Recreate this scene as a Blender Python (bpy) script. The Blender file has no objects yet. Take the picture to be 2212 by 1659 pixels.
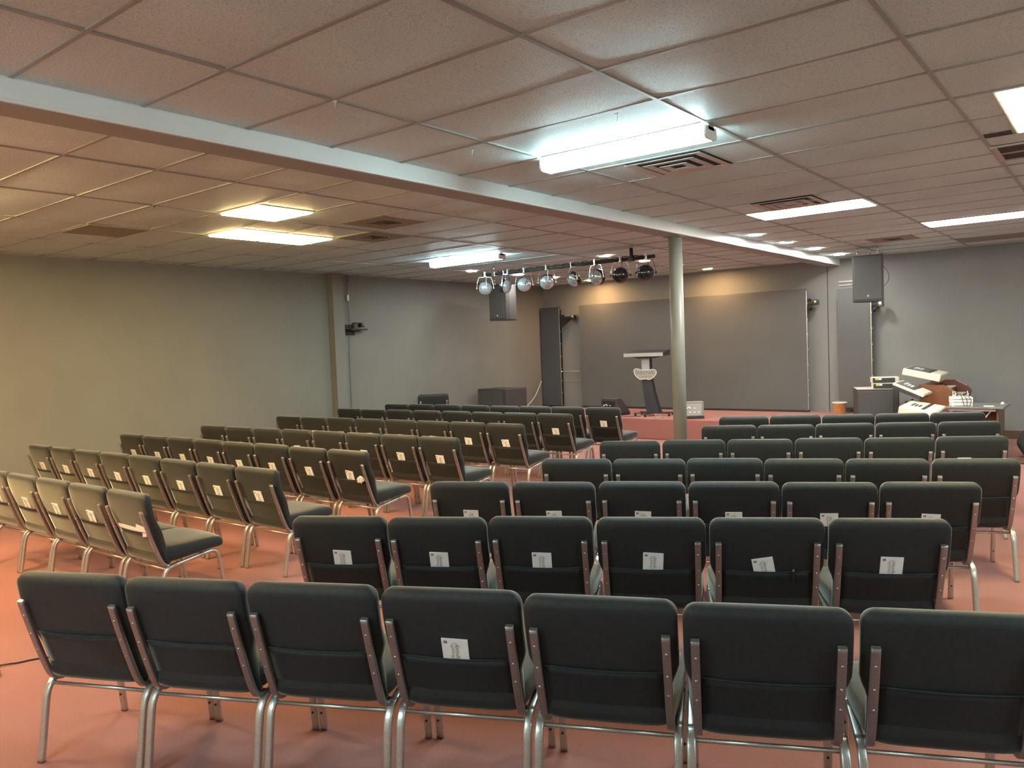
import bpy, bmesh, math, random
from mathutils import Vector, Matrix, Euler
random.seed(7)
PI = math.pi
SC = bpy.context.scene
C = SC.collection

# ------------------------------------------------------------------ camera
cam_d = bpy.data.cameras.new('camera')
cam = bpy.data.objects.new('camera', cam_d)
C.objects.link(cam)
cam_d.sensor_fit = 'HORIZONTAL'
cam_d.sensor_width = 36.0
cam_d.lens = 1703.54 / 2212 * 36.0
cam_d.clip_end = 200
yaw, pit, rol = 0.665888, -0.0478103, -0.0383924
fw = Vector((-math.sin(yaw) * math.cos(pit), math.cos(yaw) * math.cos(pit), math.sin(pit)))
r0 = Vector((math.cos(yaw), math.sin(yaw), 0)); u0 = r0.cross(fw)
rt = math.cos(rol) * r0 + math.sin(rol) * u0
up = -math.sin(rol) * r0 + math.cos(rol) * u0
M = Matrix((( rt.x, up.x, -fw.x, 0), (rt.y, up.y, -fw.y, 0), (rt.z, up.z, -fw.z, 1.75), (0, 0, 0, 1)))
cam.matrix_world = M
SC.camera = cam

# ------------------------------------------------------------------ world, exposure
w = bpy.data.worlds.new('world'); SC.world = w; w.use_nodes = True
w.node_tree.nodes['Background'].inputs[0].default_value = (0.5, 0.55, 0.6, 1)
w.node_tree.nodes['Background'].inputs[1].default_value = 0.02
SC.view_settings.view_transform = 'Standard'
SC.view_settings.look = 'None'
SC.view_settings.gamma = 1
SC.view_settings.use_curve_mapping = False
SC.view_settings.exposure = 0.3

CH = 3.056            # ceiling height
XW, YW = -10.4, 14.5  # left wall, back wall
XR, YF = 3.4, -3.2    # right wall, wall behind the camera
ST = 0.37             # stage height

# lamp strengths (radiance of the diffusers)
E_COOL, E_WARM, E_WHITE, E_DOWN = 85, 52, 44, 300
COOL = (0.68, 0.96, 1.0); WARM = (1.0, 0.68, 0.30); WWHITE = (1.0, 0.95, 0.86); YEL = (1.0, 0.88, 0.45); ORANGE = (1.0, 0.55, 0.22)

# ------------------------------------------------------------------ materials
def srgb(r, g, b):
    f = lambda c: (c / 255 / 12.92) if c / 255 <= 0.04045 else ((c / 255 + 0.055) / 1.055) ** 2.4
    return (f(r), f(g), f(b), 1)

def mat(name, col, rough=0.6, metal=0.0, noise=None, bump=None, spec=0.5, sheen=0.0, coat=0.0, trans=0.0):
    m = bpy.data.materials.new(name); m.use_nodes = True
    nt = m.node_tree; b = nt.nodes['Principled BSDF']
    b.inputs['Base Color'].default_value = col if len(col) == 4 else (*col, 1)
    b.inputs['Roughness'].default_value = rough
    b.inputs['Metallic'].default_value = metal
    b.inputs['Specular IOR Level'].default_value = spec
    b.inputs['Sheen Weight'].default_value = sheen
    if sheen > .5: b.inputs['Sheen Roughness'].default_value = 0.30; b.inputs['Sheen Tint'].default_value = (1.0, 0.98, 0.88, 1)
    b.inputs['Coat Weight'].default_value = coat
    b.inputs['Transmission Weight'].default_value = trans
    tc = nt.nodes.new('ShaderNodeTexCoord')
    if noise:   # (scale, amount)
        n = nt.nodes.new('ShaderNodeTexNoise'); n.inputs['Scale'].default_value = noise[0]; n.inputs['Detail'].default_value = 6
        nt.links.new(tc.outputs['Object'], n.inputs['Vector'])
        r = nt.nodes.new('ShaderNodeMapRange')
        r.inputs[1].default_value = 0.3; r.inputs[2].default_value = 0.7
        r.inputs[3].default_value = 1 - noise[1]; r.inputs[4].default_value = 1 + noise[1]
        nt.links.new(n.outputs[0], r.inputs[0])
        mx = nt.nodes.new('ShaderNodeVectorMath'); mx.operation = 'SCALE'
        mx.inputs[0].default_value = b.inputs['Base Color'].default_value[:3]
        nt.links.new(r.outputs[0], mx.inputs['Scale'])
        nt.links.new(mx.outputs[0], b.inputs['Base Color'])
    if bump:    # (scale, strength, distance)
        n2 = nt.nodes.new('ShaderNodeTexNoise'); n2.inputs['Scale'].default_value = bump[0]; n2.inputs['Detail'].default_value = 4
        nt.links.new(tc.outputs['Object'], n2.inputs['Vector'])
        bp = nt.nodes.new('ShaderNodeBump'); bp.inputs['Strength'].default_value = bump[1]; bp.inputs['Distance'].default_value = bump[2]
        nt.links.new(n2.outputs[0], bp.inputs['Height']); nt.links.new(bp.outputs[0], b.inputs['Normal'])
    return m

def emit(name, col, s):
    m = bpy.data.materials.new(name); m.use_nodes = True
    nt = m.node_tree; nt.nodes.remove(nt.nodes['Principled BSDF'])
    e = nt.nodes.new('ShaderNodeEmission'); e.inputs[0].default_value = (*col, 1); e.inputs[1].default_value = s
    nt.links.new(e.outputs[0], nt.nodes['Material Output'].inputs[0])
    return m

def carpet_mat():
    m = mat('carpet', (0.40, 0.135, 0.10), 0.95, spec=0.1, sheen=0.15)
    nt = m.node_tree; b = nt.nodes['Principled BSDF']; tc = nt.nodes['Texture Coordinate']
    n1 = nt.nodes.new('ShaderNodeTexNoise'); n1.inputs['Scale'].default_value = 1.1; n1.inputs['Detail'].default_value = 4
    n2 = nt.nodes.new('ShaderNodeTexNoise'); n2.inputs['Scale'].default_value = 260; n2.inputs['Detail'].default_value = 3
    mx = nt.nodes.new('ShaderNodeMix'); mx.data_type = 'RGBA'
    mx.inputs[6].default_value = (0.28, 0.112, 0.098, 1); mx.inputs[7].default_value = (0.35, 0.145, 0.128, 1)
    mx2 = nt.nodes.new('ShaderNodeMix'); mx2.data_type = 'RGBA'; mx2.blend_type = 'MULTIPLY'; mx2.inputs[0].default_value = 1
    r = nt.nodes.new('ShaderNodeMapRange'); r.inputs[1].default_value = .3; r.inputs[2].default_value = .7; r.inputs[3].default_value = .72; r.inputs[4].default_value = 1.15
    for n in (n1, n2): nt.links.new(tc.outputs['Object'], n.inputs['Vector'])
    nt.links.new(n1.outputs[0], mx.inputs[0]); nt.links.new(n2.outputs[0], r.inputs[0])
    nt.links.new(mx.outputs[2], mx2.inputs[6]); nt.links.new(r.outputs[0], mx2.inputs[7])
    nt.links.new(mx2.outputs[2], b.inputs['Base Color'])
    bp = nt.nodes.new('ShaderNodeBump'); bp.inputs['Strength'].default_value = 0.5; bp.inputs['Distance'].default_value = 0.004
    nt.links.new(n2.outputs[0], bp.inputs['Height']); nt.links.new(bp.outputs[0], b.inputs['Normal'])
    return m

def tile_mat():
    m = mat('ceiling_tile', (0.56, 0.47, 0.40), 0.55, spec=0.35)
    nt = m.node_tree; b = nt.nodes['Principled BSDF']; tc = nt.nodes['Texture Coordinate']
    n1 = nt.nodes.new('ShaderNodeTexNoise'); n1.inputs['Scale'].default_value = 120; n1.inputs['Detail'].default_value = 5
    n2 = nt.nodes.new('ShaderNodeTexNoise'); n2.inputs['Scale'].default_value = 0.8
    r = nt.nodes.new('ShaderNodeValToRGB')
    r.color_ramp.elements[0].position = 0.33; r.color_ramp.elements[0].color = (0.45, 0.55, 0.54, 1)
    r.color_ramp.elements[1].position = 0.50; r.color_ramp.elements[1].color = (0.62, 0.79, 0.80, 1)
    mx = nt.nodes.new('ShaderNodeMix'); mx.data_type = 'RGBA'; mx.blend_type = 'MULTIPLY'; mx.inputs[0].default_value = 1
    r2 = nt.nodes.new('ShaderNodeMapRange'); r2.inputs[1].default_value = .3; r2.inputs[2].default_value = .7; r2.inputs[3].default_value = .9; r2.inputs[4].default_value = 1.08
    for n in (n1, n2): nt.links.new(tc.outputs['Object'], n.inputs['Vector'])
    nt.links.new(n1.outputs[0], r.inputs[0]); nt.links.new(n2.outputs[0], r2.inputs[0])
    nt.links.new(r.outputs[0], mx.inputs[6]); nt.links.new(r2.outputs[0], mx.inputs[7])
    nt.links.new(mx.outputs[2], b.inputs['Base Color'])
    bp = nt.nodes.new('ShaderNodeBump'); bp.inputs['Strength'].default_value = 0.55; bp.inputs['Distance'].default_value = 0.004
    nt.links.new(n1.outputs[0], bp.inputs['Height']); nt.links.new(bp.outputs[0], b.inputs['Normal'])
    return m

MT = dict(
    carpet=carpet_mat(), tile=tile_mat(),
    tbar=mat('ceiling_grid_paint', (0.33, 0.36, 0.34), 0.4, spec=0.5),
    wall=mat('charcoal_wall_paint', (0.185, 0.19, 0.175), 0.75, noise=(1.5, 0.05), bump=(90, 0.25, 0.002), spec=0.3),
    wallw=mat('light_wall_paint', (0.55, 0.55, 0.53), 0.8, noise=(1.5, 0.03)),
    wallb=mat('charcoal_back_wall_paint', (0.225, 0.230, 0.225), 0.75, noise=(1.5, 0.05), bump=(90, 0.25, 0.002), spec=0.3),
    groove=mat('dark_groove', (0.03, 0.03, 0.03), 0.8),
    base=mat('brown_baseboard', (0.10, 0.06, 0.04), 0.6),
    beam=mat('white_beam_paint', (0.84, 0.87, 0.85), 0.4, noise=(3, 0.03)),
    pole=mat('grey_green_pole_paint', (0.20, 0.21, 0.185), 0.45, noise=(4, 0.05)),
    fabric=mat('black_green_upholstery', (0.0075, 0.0115, 0.0125), 0.66, noise=(55, 0.3), bump=(420, 0.5, 0.002), spec=0.58, sheen=0.85),
    pocket=mat('black_pocket_fabric', (0.0065, 0.0105, 0.0115), 0.62, noise=(55, 0.3), bump=(420, 0.5, 0.002), spec=0.45, sheen=0.8),
    frame=mat('silver_vein_metal', (0.56, 0.54, 0.50), 0.36, metal=0.85, noise=(160, 0.14)),
    upright=mat('pewter_metal', (0.36, 0.33, 0.32), 0.4, metal=0.8, noise=(160, 0.14)),  # frame metal darkened and browned, carpet reflection put into its colour
    screw=mat('bright_screw', (0.85, 0.85, 0.85), 0.2, metal=1.0),
    cap=mat('black_plastic', (0.02, 0.02, 0.02), 0.5),
    paper=mat('white_paper', (0.88, 0.88, 0.85), 0.7, noise=(30, 0.03)),
    ink=mat('grey_ink', (0.16, 0.16, 0.17), 0.8), blueink=mat('blue_violet_ink', (0.08, 0.07, 0.22), 0.8),
    screen=mat('dark_screen_surface', (0.10, 0.105, 0.105), 0.5, noise=(1.2, 0.06), spec=0.4),
    screendark=mat('dark_side_screen_surface', (0.07, 0.078, 0.09), 0.5, noise=(1.2, 0.06), spec=0.4),
    black=mat('matte_black', (0.016, 0.017, 0.02), 0.5), blackgloss=mat('gloss_black', (0.012, 0.013, 0.018), 0.12, coat=0.5),
    silverline=mat('silver_edge', (0.7, 0.7, 0.7), 0.3, metal=0.9),
    chrome=mat('chrome', (0.86, 0.88, 0.90), 0.08, metal=1.0), chromebrushed=mat('worn_chrome', (0.75, 0.74, 0.70), 0.25, metal=1.0),
    spk=mat('speaker_cabinet_paint', (0.045, 0.047, 0.048), 0.55, noise=(200, 0.2), bump=(300, 0.3, 0.001)),
    grille=mat('speaker_grille', (0.060, 0.062, 0.062), 0.6, noise=(400, 0.35), bump=(600, 0.4, 0.001)),
    sub=mat('subwoofer_paint', (0.042, 0.043, 0.041), 0.6, noise=(200, 0.2), bump=(300, 0.3, 0.001)),
    pewter=mat('brushed_grey_laminate', (0.34, 0.37, 0.37), 0.45), navy=mat('navy_black_laminate', (0.018, 0.022, 0.034), 0.45),
    cream=mat('cream_plastic', (0.72, 0.70, 0.56), 0.45, noise=(20, 0.04)), greyp=mat('grey_panel_plastic', (0.13, 0.13, 0.125), 0.5),
    dgrey=mat('dark_grey_plastic', (0.035, 0.035, 0.045), 0.4), whitep=mat('white_plastic', (0.8, 0.8, 0.78), 0.4),
    gold=mat('gold_foil', (0.95, 0.68, 0.28), 0.22, metal=0.85, noise=(18, 0.25)), green=mat('lime_label', (0.38, 0.62, 0.12), 0.6),
    table=mat('grey_laminate_top', (0.15, 0.155, 0.15), 0.4), steel=mat('painted_steel', (0.45, 0.45, 0.43), 0.45, metal=0.5),
    vent=mat('vent_metal', (0.50, 0.47, 0.41), 0.4, metal=0.2), ventdark=mat('vent_shadow_paint', (0.05, 0.045, 0.04), 0.8),
    plate=mat('grey_ceiling_plate', (0.27, 0.255, 0.215), 0.6), fix=mat('fixture_white', (0.72, 0.74, 0.74), 0.4),
    signp=mat('frosted_acrylic', (0.36, 0.36, 0.31), 0.4), cable=mat('white_cable_rubber', (0.65, 0.65, 0.62), 0.5),
    glass=mat('lamp_glass', (0.55, 0.62, 0.66), 0.1, metal=0.7), plastic_wrap=mat('clear_wrap', (0.7, 0.72, 0.7), 0.2),
    e_cool=emit('cool_tube_light', COOL, E_COOL), e_coolside=emit('cool_tube_light_side', COOL, E_COOL * 0.4), e_side=emit('cool_tube_light_added', COOL, E_COOL * 1.0), e_warmw=emit('warm_tube_light_added', WARM, E_WARM * 3.2), e_warm=emit('warm_panel_light', WARM, E_WARM), e_white=emit('white_panel_light', WWHITE, E_WHITE),
    e_yel=emit('yellow_panel_light', YEL, E_WHITE), e_down=emit('downlight_white', (1.0, 0.96, 0.90), E_DOWN), e_downw=emit('downlight_warm', (1.0, 0.88, 0.70), E_DOWN), e_or=emit('downlight_orange', ORANGE, E_DOWN * 1.3),
)
def wood(name, c1, c2, sc=6):
    m = mat(name, c1, 0.4, coat=0.2)
    nt = m.node_tree; b = nt.nodes['Principled BSDF']; tc = nt.nodes['Texture Coordinate']
    mp = nt.nodes.new('ShaderNodeMapping'); mp.inputs['Scale'].default_value = (sc, sc, 1)
    n = nt.nodes.new('ShaderNodeTexNoise'); n.inputs['Scale'].default_value = 3; n.inputs['Detail'].default_value = 8; n.inputs['Distortion'].default_value = 1.5
    mx = nt.nodes.new('ShaderNodeMix'); mx.data_type = 'RGBA'; mx.inputs[6].default_value = (*c1, 1); mx.inputs[7].default_value = (*c2, 1)
    nt.links.new(tc.outputs['Object'], mp.inputs[0]); nt.links.new(mp.outputs[0], n.inputs['Vector']); nt.links.new(n.outputs[0], mx.inputs[0]); nt.links.new(mx.outputs[2], b.inputs['Base Color'])
    return m
MT['wood'] = wood('reddish_brown_wood', (0.25, 0.09, 0.035), (0.14, 0.05, 0.02))
MT['oak'] = wood('worn_oak', (0.24, 0.13, 0.05), (0.13, 0.065, 0.025))
MT['redwood'] = wood('dark_red_wood', (0.16, 0.05, 0.035), (0.09, 0.03, 0.02))

# ------------------------------------------------------------------ helpers
def box(bm, x0, x1, y0, y1, z0, z1, mi=0, T=None):
    vs = [bm.verts.new((x, y, z)) for x in (x0, x1) for y in (y0, y1) for z in (z0, z1)]
    if T is not None:
        for v in vs: v.co = T @ v.co
    for f in ((0, 1, 3, 2), (4, 6, 7, 5), (0, 4, 5, 1), (2, 3, 7, 6), (0, 2, 6, 4), (1, 5, 7, 3)):
        bm.faces.new([vs[i] for i in f]).material_index = mi

def bevbox(bm, x0, x1, y0, y1, z0, z1, b=0.004, mi=0, T=None, seg=2):
    t = bmesh.new(); box(t, x0, x1, y0, y1, z0, z1)
    bmesh.ops.bevel(t, geom=t.edges[:], offset=b, segments=seg, affect='EDGES', profile=0.5)
    join(bm, t, mi, T)

def join(bm, t, mi=0, T=None):
    mp = {}
    for v in t.verts:
        mp[v] = bm.verts.new((T @ v.co) if T is not None else v.co)
    for f in t.faces:
        try:
            nf = bm.faces.new([mp[v] for v in f.verts]); nf.material_index = mi; nf.smooth = f.smooth
        except ValueError: pass
    t.free()

def loft(bm, rings, cap=True, mi=0, smooth=True, closed=False):
    R = [[bm.verts.new(p) for p in r] for r in rings]
    n = len(R[0]); m = len(R)
    for i in range(m if closed else m - 1):
        a, b = R[i], R[(i + 1) % m]
        for j in range(n):
            f = bm.faces.new((a[j], a[(j + 1) % n], b[(j + 1) % n], b[j])); f.material_index = mi; f.smooth = smooth
    if cap and not closed:
        f = bm.faces.new(list(reversed(R[0]))); f.material_index = mi
        f = bm.faces.new(R[-1]); f.material_index = mi

def sweep(bm, pts, prof, mi=0, smooth=True, upv=(1, 0, 0), cap=True, closed=False, scales=None):
    """prof: list of (a, b); a along upv-ish side axis, b along normal"""
    P = [Vector(p) for p in pts]; n = len(P); rings = []
    side0 = Vector(upv).normalized()
    for i in range(n):
        if closed: t = (P[(i + 1) % n] - P[i - 1]).normalized()
        else: t = (P[min(i + 1, n - 1)] - P[max(i - 1, 0)]).normalized()
        s = side0 - t * side0.dot(t)
        if s.length < 1e-4: s = t.orthogonal()
        s.normalize(); b = t.cross(s)
        k = scales[i] if scales else 1
        rings.append([P[i] + s * a * k + b * c * k for a, c in prof])
    loft(bm, rings, cap, mi, smooth, closed)

def circ(r, n=10): return [(r * math.cos(2 * PI * i / n), r * math.sin(2 * PI * i / n)) for i in range(n)]
def rrect(w, h, r, k=3):
    o = []
    for cx, cy, a0 in ((w - r, h - r, 0), (-w + r, h - r, 90), (-w + r, -h + r, 180), (w - r, -h + r, 270)):
        for i in range(k + 1):
            a = math.radians(a0 + 90 * i / k); o.append((cx + r * math.cos(a), cy + r * math.sin(a)))
    return o
def tube(bm, pts, r, n=8, mi=0, cap=True): sweep(bm, pts, circ(r, n), mi, True, (0.37, 0.61, 0.7), cap)

def smooth_path(pts, k=5):
    """Catmull-Rom"""
    P = [Vector(p) for p in pts]; o = []
    for i in range(len(P) - 1):
        p0, p1, p2, p3 = P[max(i - 1, 0)], P[i], P[i + 1], P[min(i + 2, len(P) - 1)]
        for j in range(k):
            t = j / k
            o.append(0.5 * ((2 * p1) + (p2 - p0) * t + (2 * p0 - 5 * p1 + 4 * p2 - p3) * t * t + (-p0 + 3 * p1 - 3 * p2 + p3) * t ** 3))
    o.append(P[-1]); return o

def lathe(bm, prof, n=24, mi=0, T=None, smooth=True, close=True):
    """prof: (r, z) list"""
    rings = []
    for r, z in prof:
        rings.append([Vector((max(r, 1e-4) * math.cos(2 * PI * i / n), max(r, 1e-4) * math.sin(2 * PI * i / n), z)) for i in range(n)])
    t = bmesh.new(); loft(t, rings, close, 0, smooth)
    join(bm, t, mi, T)

def prism(bm, poly, d0, d1, axis='y', mi=0, T=None, smooth=False):
    """poly of (a,b) extruded along axis"""
    def P(a, b, d):
        v = {'y': (a, d, b), 'x': (d, a, b), 'z': (a, b, d)}[axis]
        v = Vector(v); return T @ v if T is not None else v
    A = [bm.verts.new(P(a, b, d0)) for a, b in poly]; B = [bm.verts.new(P(a, b, d1)) for a, b in poly]
    n = len(poly)
    for i in range(n):
        f = bm.faces.new((A[i], A[(i + 1) % n], B[(i + 1) % n], B[i])); f.material_index = mi; f.smooth = smooth
    bm.faces.new(A).material_index = mi; bm.faces.new(list(reversed(B))).material_index = mi

def obj(name, bm, m, parent=None, loc=(0, 0, 0), rot=(0, 0, 0), bevel=None, smooth_angle=None):
    bmesh.ops.recalc_face_normals(bm, faces=bm.faces[:])
    me = bpy.data.meshes.new(name); bm.to_mesh(me); bm.free()
    for k in (m if isinstance(m, (list, tuple)) else [m]): me.materials.append(MT[k] if isinstance(k, str) else k)
    o = bpy.data.objects.new(name, me); C.objects.link(o)
    o.location = loc; o.rotation_euler = rot
    if parent: o.parent = parent
    if bevel:
        md = o.modifiers.new('b', 'BEVEL'); md.width = bevel; md.segments = 2; md.limit_method = 'ANGLE'
    return o

def thing(name, label, cat, loc=(0, 0, 0), rotz=0, group=None, rot=None):
    o = bpy.data.objects.new(name, None); C.objects.link(o); o.empty_display_size = 0.1
    o.location = loc; o.rotation_euler = rot if rot else (0, 0, rotz)
    o['label'] = label; o['category'] = cat
    if group: o['group'] = group
    return o
def tag(o, label, cat, group=None):
    o['label'] = label; o['category'] = cat
    if group: o['group'] = group
    return o
def struct(name, bm, m, parent=None, **k):
    o = obj(name, bm, m, parent, **k)
    if not parent: o['kind'] = 'structure'
    return o
def copy_tree(o, parent=None):
    c = o.copy(); C.objects.link(c)
    if parent: c.parent = parent
    for ch in KIDS.get(o.name, []): copy_tree(ch, c)
    return c
KIDS = {}
def register(root):
    """remember the children of every object of a prototype"""
    todo = [root]
    while todo:
        o = todo.pop(); KIDS[o.name] = [x for x in C.objects if x.parent == o]; todo += KIDS[o.name]

def text_obj(name, body, size, m, parent, loc, rot, depth=0.0006):
    cu = bpy.data.curves.new(name, 'FONT'); cu.body = body; cu.size = size; cu.extrude = depth; cu.align_x = 'CENTER'; cu.align_y = 'CENTER'
    t = bpy.data.objects.new(name, cu); C.objects.link(t)
    dg = bpy.context.evaluated_depsgraph_get(); me = bpy.data.meshes.new_from_object(t.evaluated_get(dg))
    bpy.data.objects.remove(t); me.materials.clear(); me.materials.append(MT[m])
    o = bpy.data.objects.new(name, me); C.objects.link(o); o.parent = parent; o.location = loc; o.rotation_euler = rot
    return o

# ------------------------------------------------------------------ room shell
bm = bmesh.new(); box(bm, XW, XR, YF, YW, -0.1, 0); struct('floor', bm, 'carpet')
bm = bmesh.new(); box(bm, XW - 0.15, XW, YF, YW, -0.1, CH + 0.25)
box(bm, XW - 0.01, XW + 0.13, 8.42, 8.64, 0, CH)
struct('wall_left', bm, 'wall')
bm = bmesh.new(); box(bm, XW, XR, YW, YW + 0.15, -0.1, CH + 0.25); struct('wall_back', bm, 'wallb')
bm = bmesh.new(); box(bm, XR, XR + 0.15, YF, YW, -0.1, CH + 0.25); struct('wall_right', bm, 'wallw')
bm = bmesh.new(); box(bm, XW, XR, YF - 0.15, YF, -0.1, CH + 0.25); struct('wall_front', bm, 'wallw')
bm = bmesh.new(); bevbox(bm, -2.66, XR, YW - 0.018, YW, 0, 0.13, 0.004); struct('baseboard_back', bm, 'base')
bm = bmesh.new(); bevbox(bm, XW, XW + 0.016, YF, 8.42, 0, 0.12, 0.004); struct('baseboard_left', bm, 'wall')
# panel joint cover on the back wall
bm = bmesh.new(); bevbox(bm, -4.222, -4.208, YW - 0.008, YW, ST, CH, 0.003); struct('trim_1', bm, 'spk')
bm = bmesh.new(); bevbox(bm, -4.02, -3.40, YW - 0.02, YW, 2.64, 2.665, 0.003); bevbox(bm, -4.02, -3.40, YW - 0.02, YW, 2.58, 2.60, 0.003); struct('trim_2', bm, 'vent')

# ceiling: sagging tiles in two fields, right and left of the beam
RX = [-3.238 + 1.2192 * k for k in range(-1, 7)]; RY = [1.496 + 0.6096 * k for k in range(-9, 23)]
LX = [-5.280 - 1.2192 * k for k in range(-1, 6)][::-1]; LY = [2.239 + 0.6096 * k for k in range(-10, 22)]
def clampl(L, a, b): return sorted(set([a] + [round(x, 4) for x in L if a + 0.02 < x < b - 0.02] + [b]))
RXc = clampl(RX, -4.02, XR); RYc = clampl(RY, YF, YW); LXc = clampl(LX, XW, -4.24); LYc = clampl(LY, YF, YW)
# cells replaced by fixtures: (x, y) of the cell's centre
holes = []
def is_hole(x0, x1, y0, y1):
    for hx, hy in holes:
        if x0 < hx < x1 and y0 < hy < y1: return True
    return False
def tiles(bm, XS, YS, sag0):
    for a in range(len(XS) - 1):
        for b in range(len(YS) - 1):
            x0, x1, y0, y1 = XS[a], XS[a + 1], YS[b], YS[b + 1]
            if is_hole(x0, x1, y0, y1): continue
            sag = sag0 * random.uniform(0.2, 1.6) * min(1, (x1 - x0)); nx, ny = 8, 5
            tx, ty = random.uniform(-.003, .003), random.uniform(-.003, .003)
            G = []
            for i in range(nx + 1):
                G.append([])
                for j in range(ny + 1):
                    u, v = i / nx, j / ny
                    z = CH + 0.004 - sag * math.sin(PI * u) ** 0.7 * (0.35 + 0.65 * math.sin(PI * v)) + tx * (u - .5) + ty * (v - .5)
                    G[i].append(bm.verts.new((x0 + (x1 - x0) * u, y0 + (y1 - y0) * v, z)))
            for i in range(nx):
                for j in range(ny):
                    f = bm.faces.new((G[i][j], G[i][j + 1], G[i + 1][j + 1], G[i + 1][j])); f.smooth = True
holes += [(-2.63, 8.5), (-1.41, 10.94), (-0.3, 5.46), (-0.3, 6.07)]
bm = bmesh.new()
tiles(bm, RXc, RYc, 0.011); tiles(bm, LXc, LYc, 0.007)
box(bm, XW - 0.15, XR + 0.15, YF - 0.15, YW + 0.15, CH + 0.2, CH + 0.3)
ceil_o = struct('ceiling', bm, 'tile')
bm = bmesh.new(); g = 0.0125
for XS, YS, xa, xb in ((RXc, RYc, -4.0, XR), (LXc, LYc, XW, -4.24)):
    for x in XS: bevbox(bm, x - g, x + g, YF, YW, CH - 0.004, CH + 0.012, 0.0015, seg=1)
    for y in YS: bevbox(bm, xa, xb, y - g, y + g, CH - 0.0035, CH + 0.012, 0.0015, seg=1)
for y in (YF, YW - 0.02): box(bm, XW, XR, y, y + 0.02, CH - 0.006, CH + 0.01)
gr = obj('ceiling_grid', bm, 'tbar', ceil_o)
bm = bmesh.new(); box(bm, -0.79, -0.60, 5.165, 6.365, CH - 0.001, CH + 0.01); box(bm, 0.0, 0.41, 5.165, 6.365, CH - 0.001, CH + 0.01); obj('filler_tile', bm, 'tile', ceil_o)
# beam
bm = bmesh.new(); bevbox(bm, -4.23, -4.00, YF, YW, 2.945, CH + 0.05, 0.004)
bevbox(bm, -4.012, -3.993, YF, YW, 2.940, 2.957, 0.003)
bm_o = struct('trim_3', bm, 'beam')
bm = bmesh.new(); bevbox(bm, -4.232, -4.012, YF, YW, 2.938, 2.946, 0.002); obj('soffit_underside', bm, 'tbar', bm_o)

# stage
bm = bmesh.new()
bevbox(bm, XW + 0.002, -2.86, 12.5, YW - 0.002, 0.002, ST, 0.015)
stg = struct('trim_4', bm, 'carpet')
stg.name = 'stage_platform'; del stg['kind']; tag(stg, 'low stage platform covered in salmon red carpet below the wide dark screen', 'stage')

# steel post
p = thing('support_post', 'round grey-green steel post holding the white ceiling beam', 'post', (-4.12, 8.38, 0))
bm = bmesh.new(); lathe(bm, [(0.078, 0.008), (0.078, 2.930)], 40); obj('post_shaft', bm, 'pole', p)
bm = bmesh.new(); bevbox(bm, -0.11, 0.11, -0.11, 0.11, 0, 0.01, 0.002); obj('base_plate', bm, 'pole', p)
bm = bmesh.new(); bevbox(bm, -0.10, 0.10, -0.10, 0.10, 2.928, 2.939, 0.002); obj('top_plate', bm, 'pole', p)

# ------------------------------------------------------------------ chair
W = 0.2735
def yr(z):      # rear face of the backrest
    pts = [(0.355, 0.152), (0.43, 0.124), (0.51, 0.095), (0.59, 0.068), (0.68, 0.038), (0.77, 0.014), (0.86, 0.0)]
    if z <= pts[0][0]: return pts[0][1]
    for (z0, y0), (z1, y1) in zip(pts, pts[1:]):
        if z <= z1: return y0 + (y1 - y0) * (z - z0) / (z1 - z0)
    return 0.0
def sring(cx, cy, hx, hy, e, n=28, z=None):
    o = []
    for i in range(n):
        a = 2 * PI * i / n; c, s = math.cos(a), math.sin(a)
        o.append((cx + hx * math.copysign(abs(c) ** (2 / e), c), cy + hy * math.copysign(abs(s) ** (2 / e), s)))
    return o
def back_bm():
    bm = bmesh.new(); rings = []
    zs = [0.355, 0.358, 0.366, 0.38, 0.42, 0.46, 0.50, 0.53, 0.56, 0.59, 0.62, 0.66, 0.70, 0.75, 0.79, 0.81, 0.825, 0.836, 0.845, 0.851, 0.856, 0.859, 0.8605, 0.861]
    for z in zs:
        # half width
        if z < 0.52: w = 0.243
        elif z < 0.63:
            t = (z - 0.52) / 0.11; t = t * t * (3 - 2 * t); w = 0.243 + t * (W - 0.001 - 0.243)
        else: w = W - 0.001
        R = 0.052
        if z > 0.861 - R: w = w - R + math.sqrt(max(0, R * R - (z - (0.861 - R)) ** 2))
        if z < 0.38: w -= 0.012 * (1 - (z - 0.355) / 0.025) ** 2
        # thickness
        th = 0.052 + 0.026 * math.exp(-((z - 0.545) / 0.12) ** 2) + 0.026 * max(0, (z - 0.70) / 0.16)
        r2 = 0.030; r3 = 0.046; shr = 0
        sh = 0
        if z > 0.861 - r2:
            k = math.sqrt(max(0, r2 * r2 - (z - (0.861 - r2)) ** 2)); sh = r2 - k
        if z > 0.861 - r3: shr = r3 - math.sqrt(max(0, r3 * r3 - (z - (0.861 - r3)) ** 2))
        if z < 0.375: sh = 0.014 * (1 - (z - 0.355) / 0.02) ** 2
        y0 = yr(z) + max(shr, sh if z < 0.5 else 0); y1 = yr(z) + th - sh * 1.0
        if y1 - y0 < 0.006: m_ = (y0 + y1) / 2; y0, y1 = m_ - 0.003, m_ + 0.003
        pts = sring(0, (y0 + y1) / 2, w, (y1 - y0) / 2, 5.0, 36)
        rings.append([Vector((x, y, z)) for x, y in pts])
    loft(bm, rings)
    return bm
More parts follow.
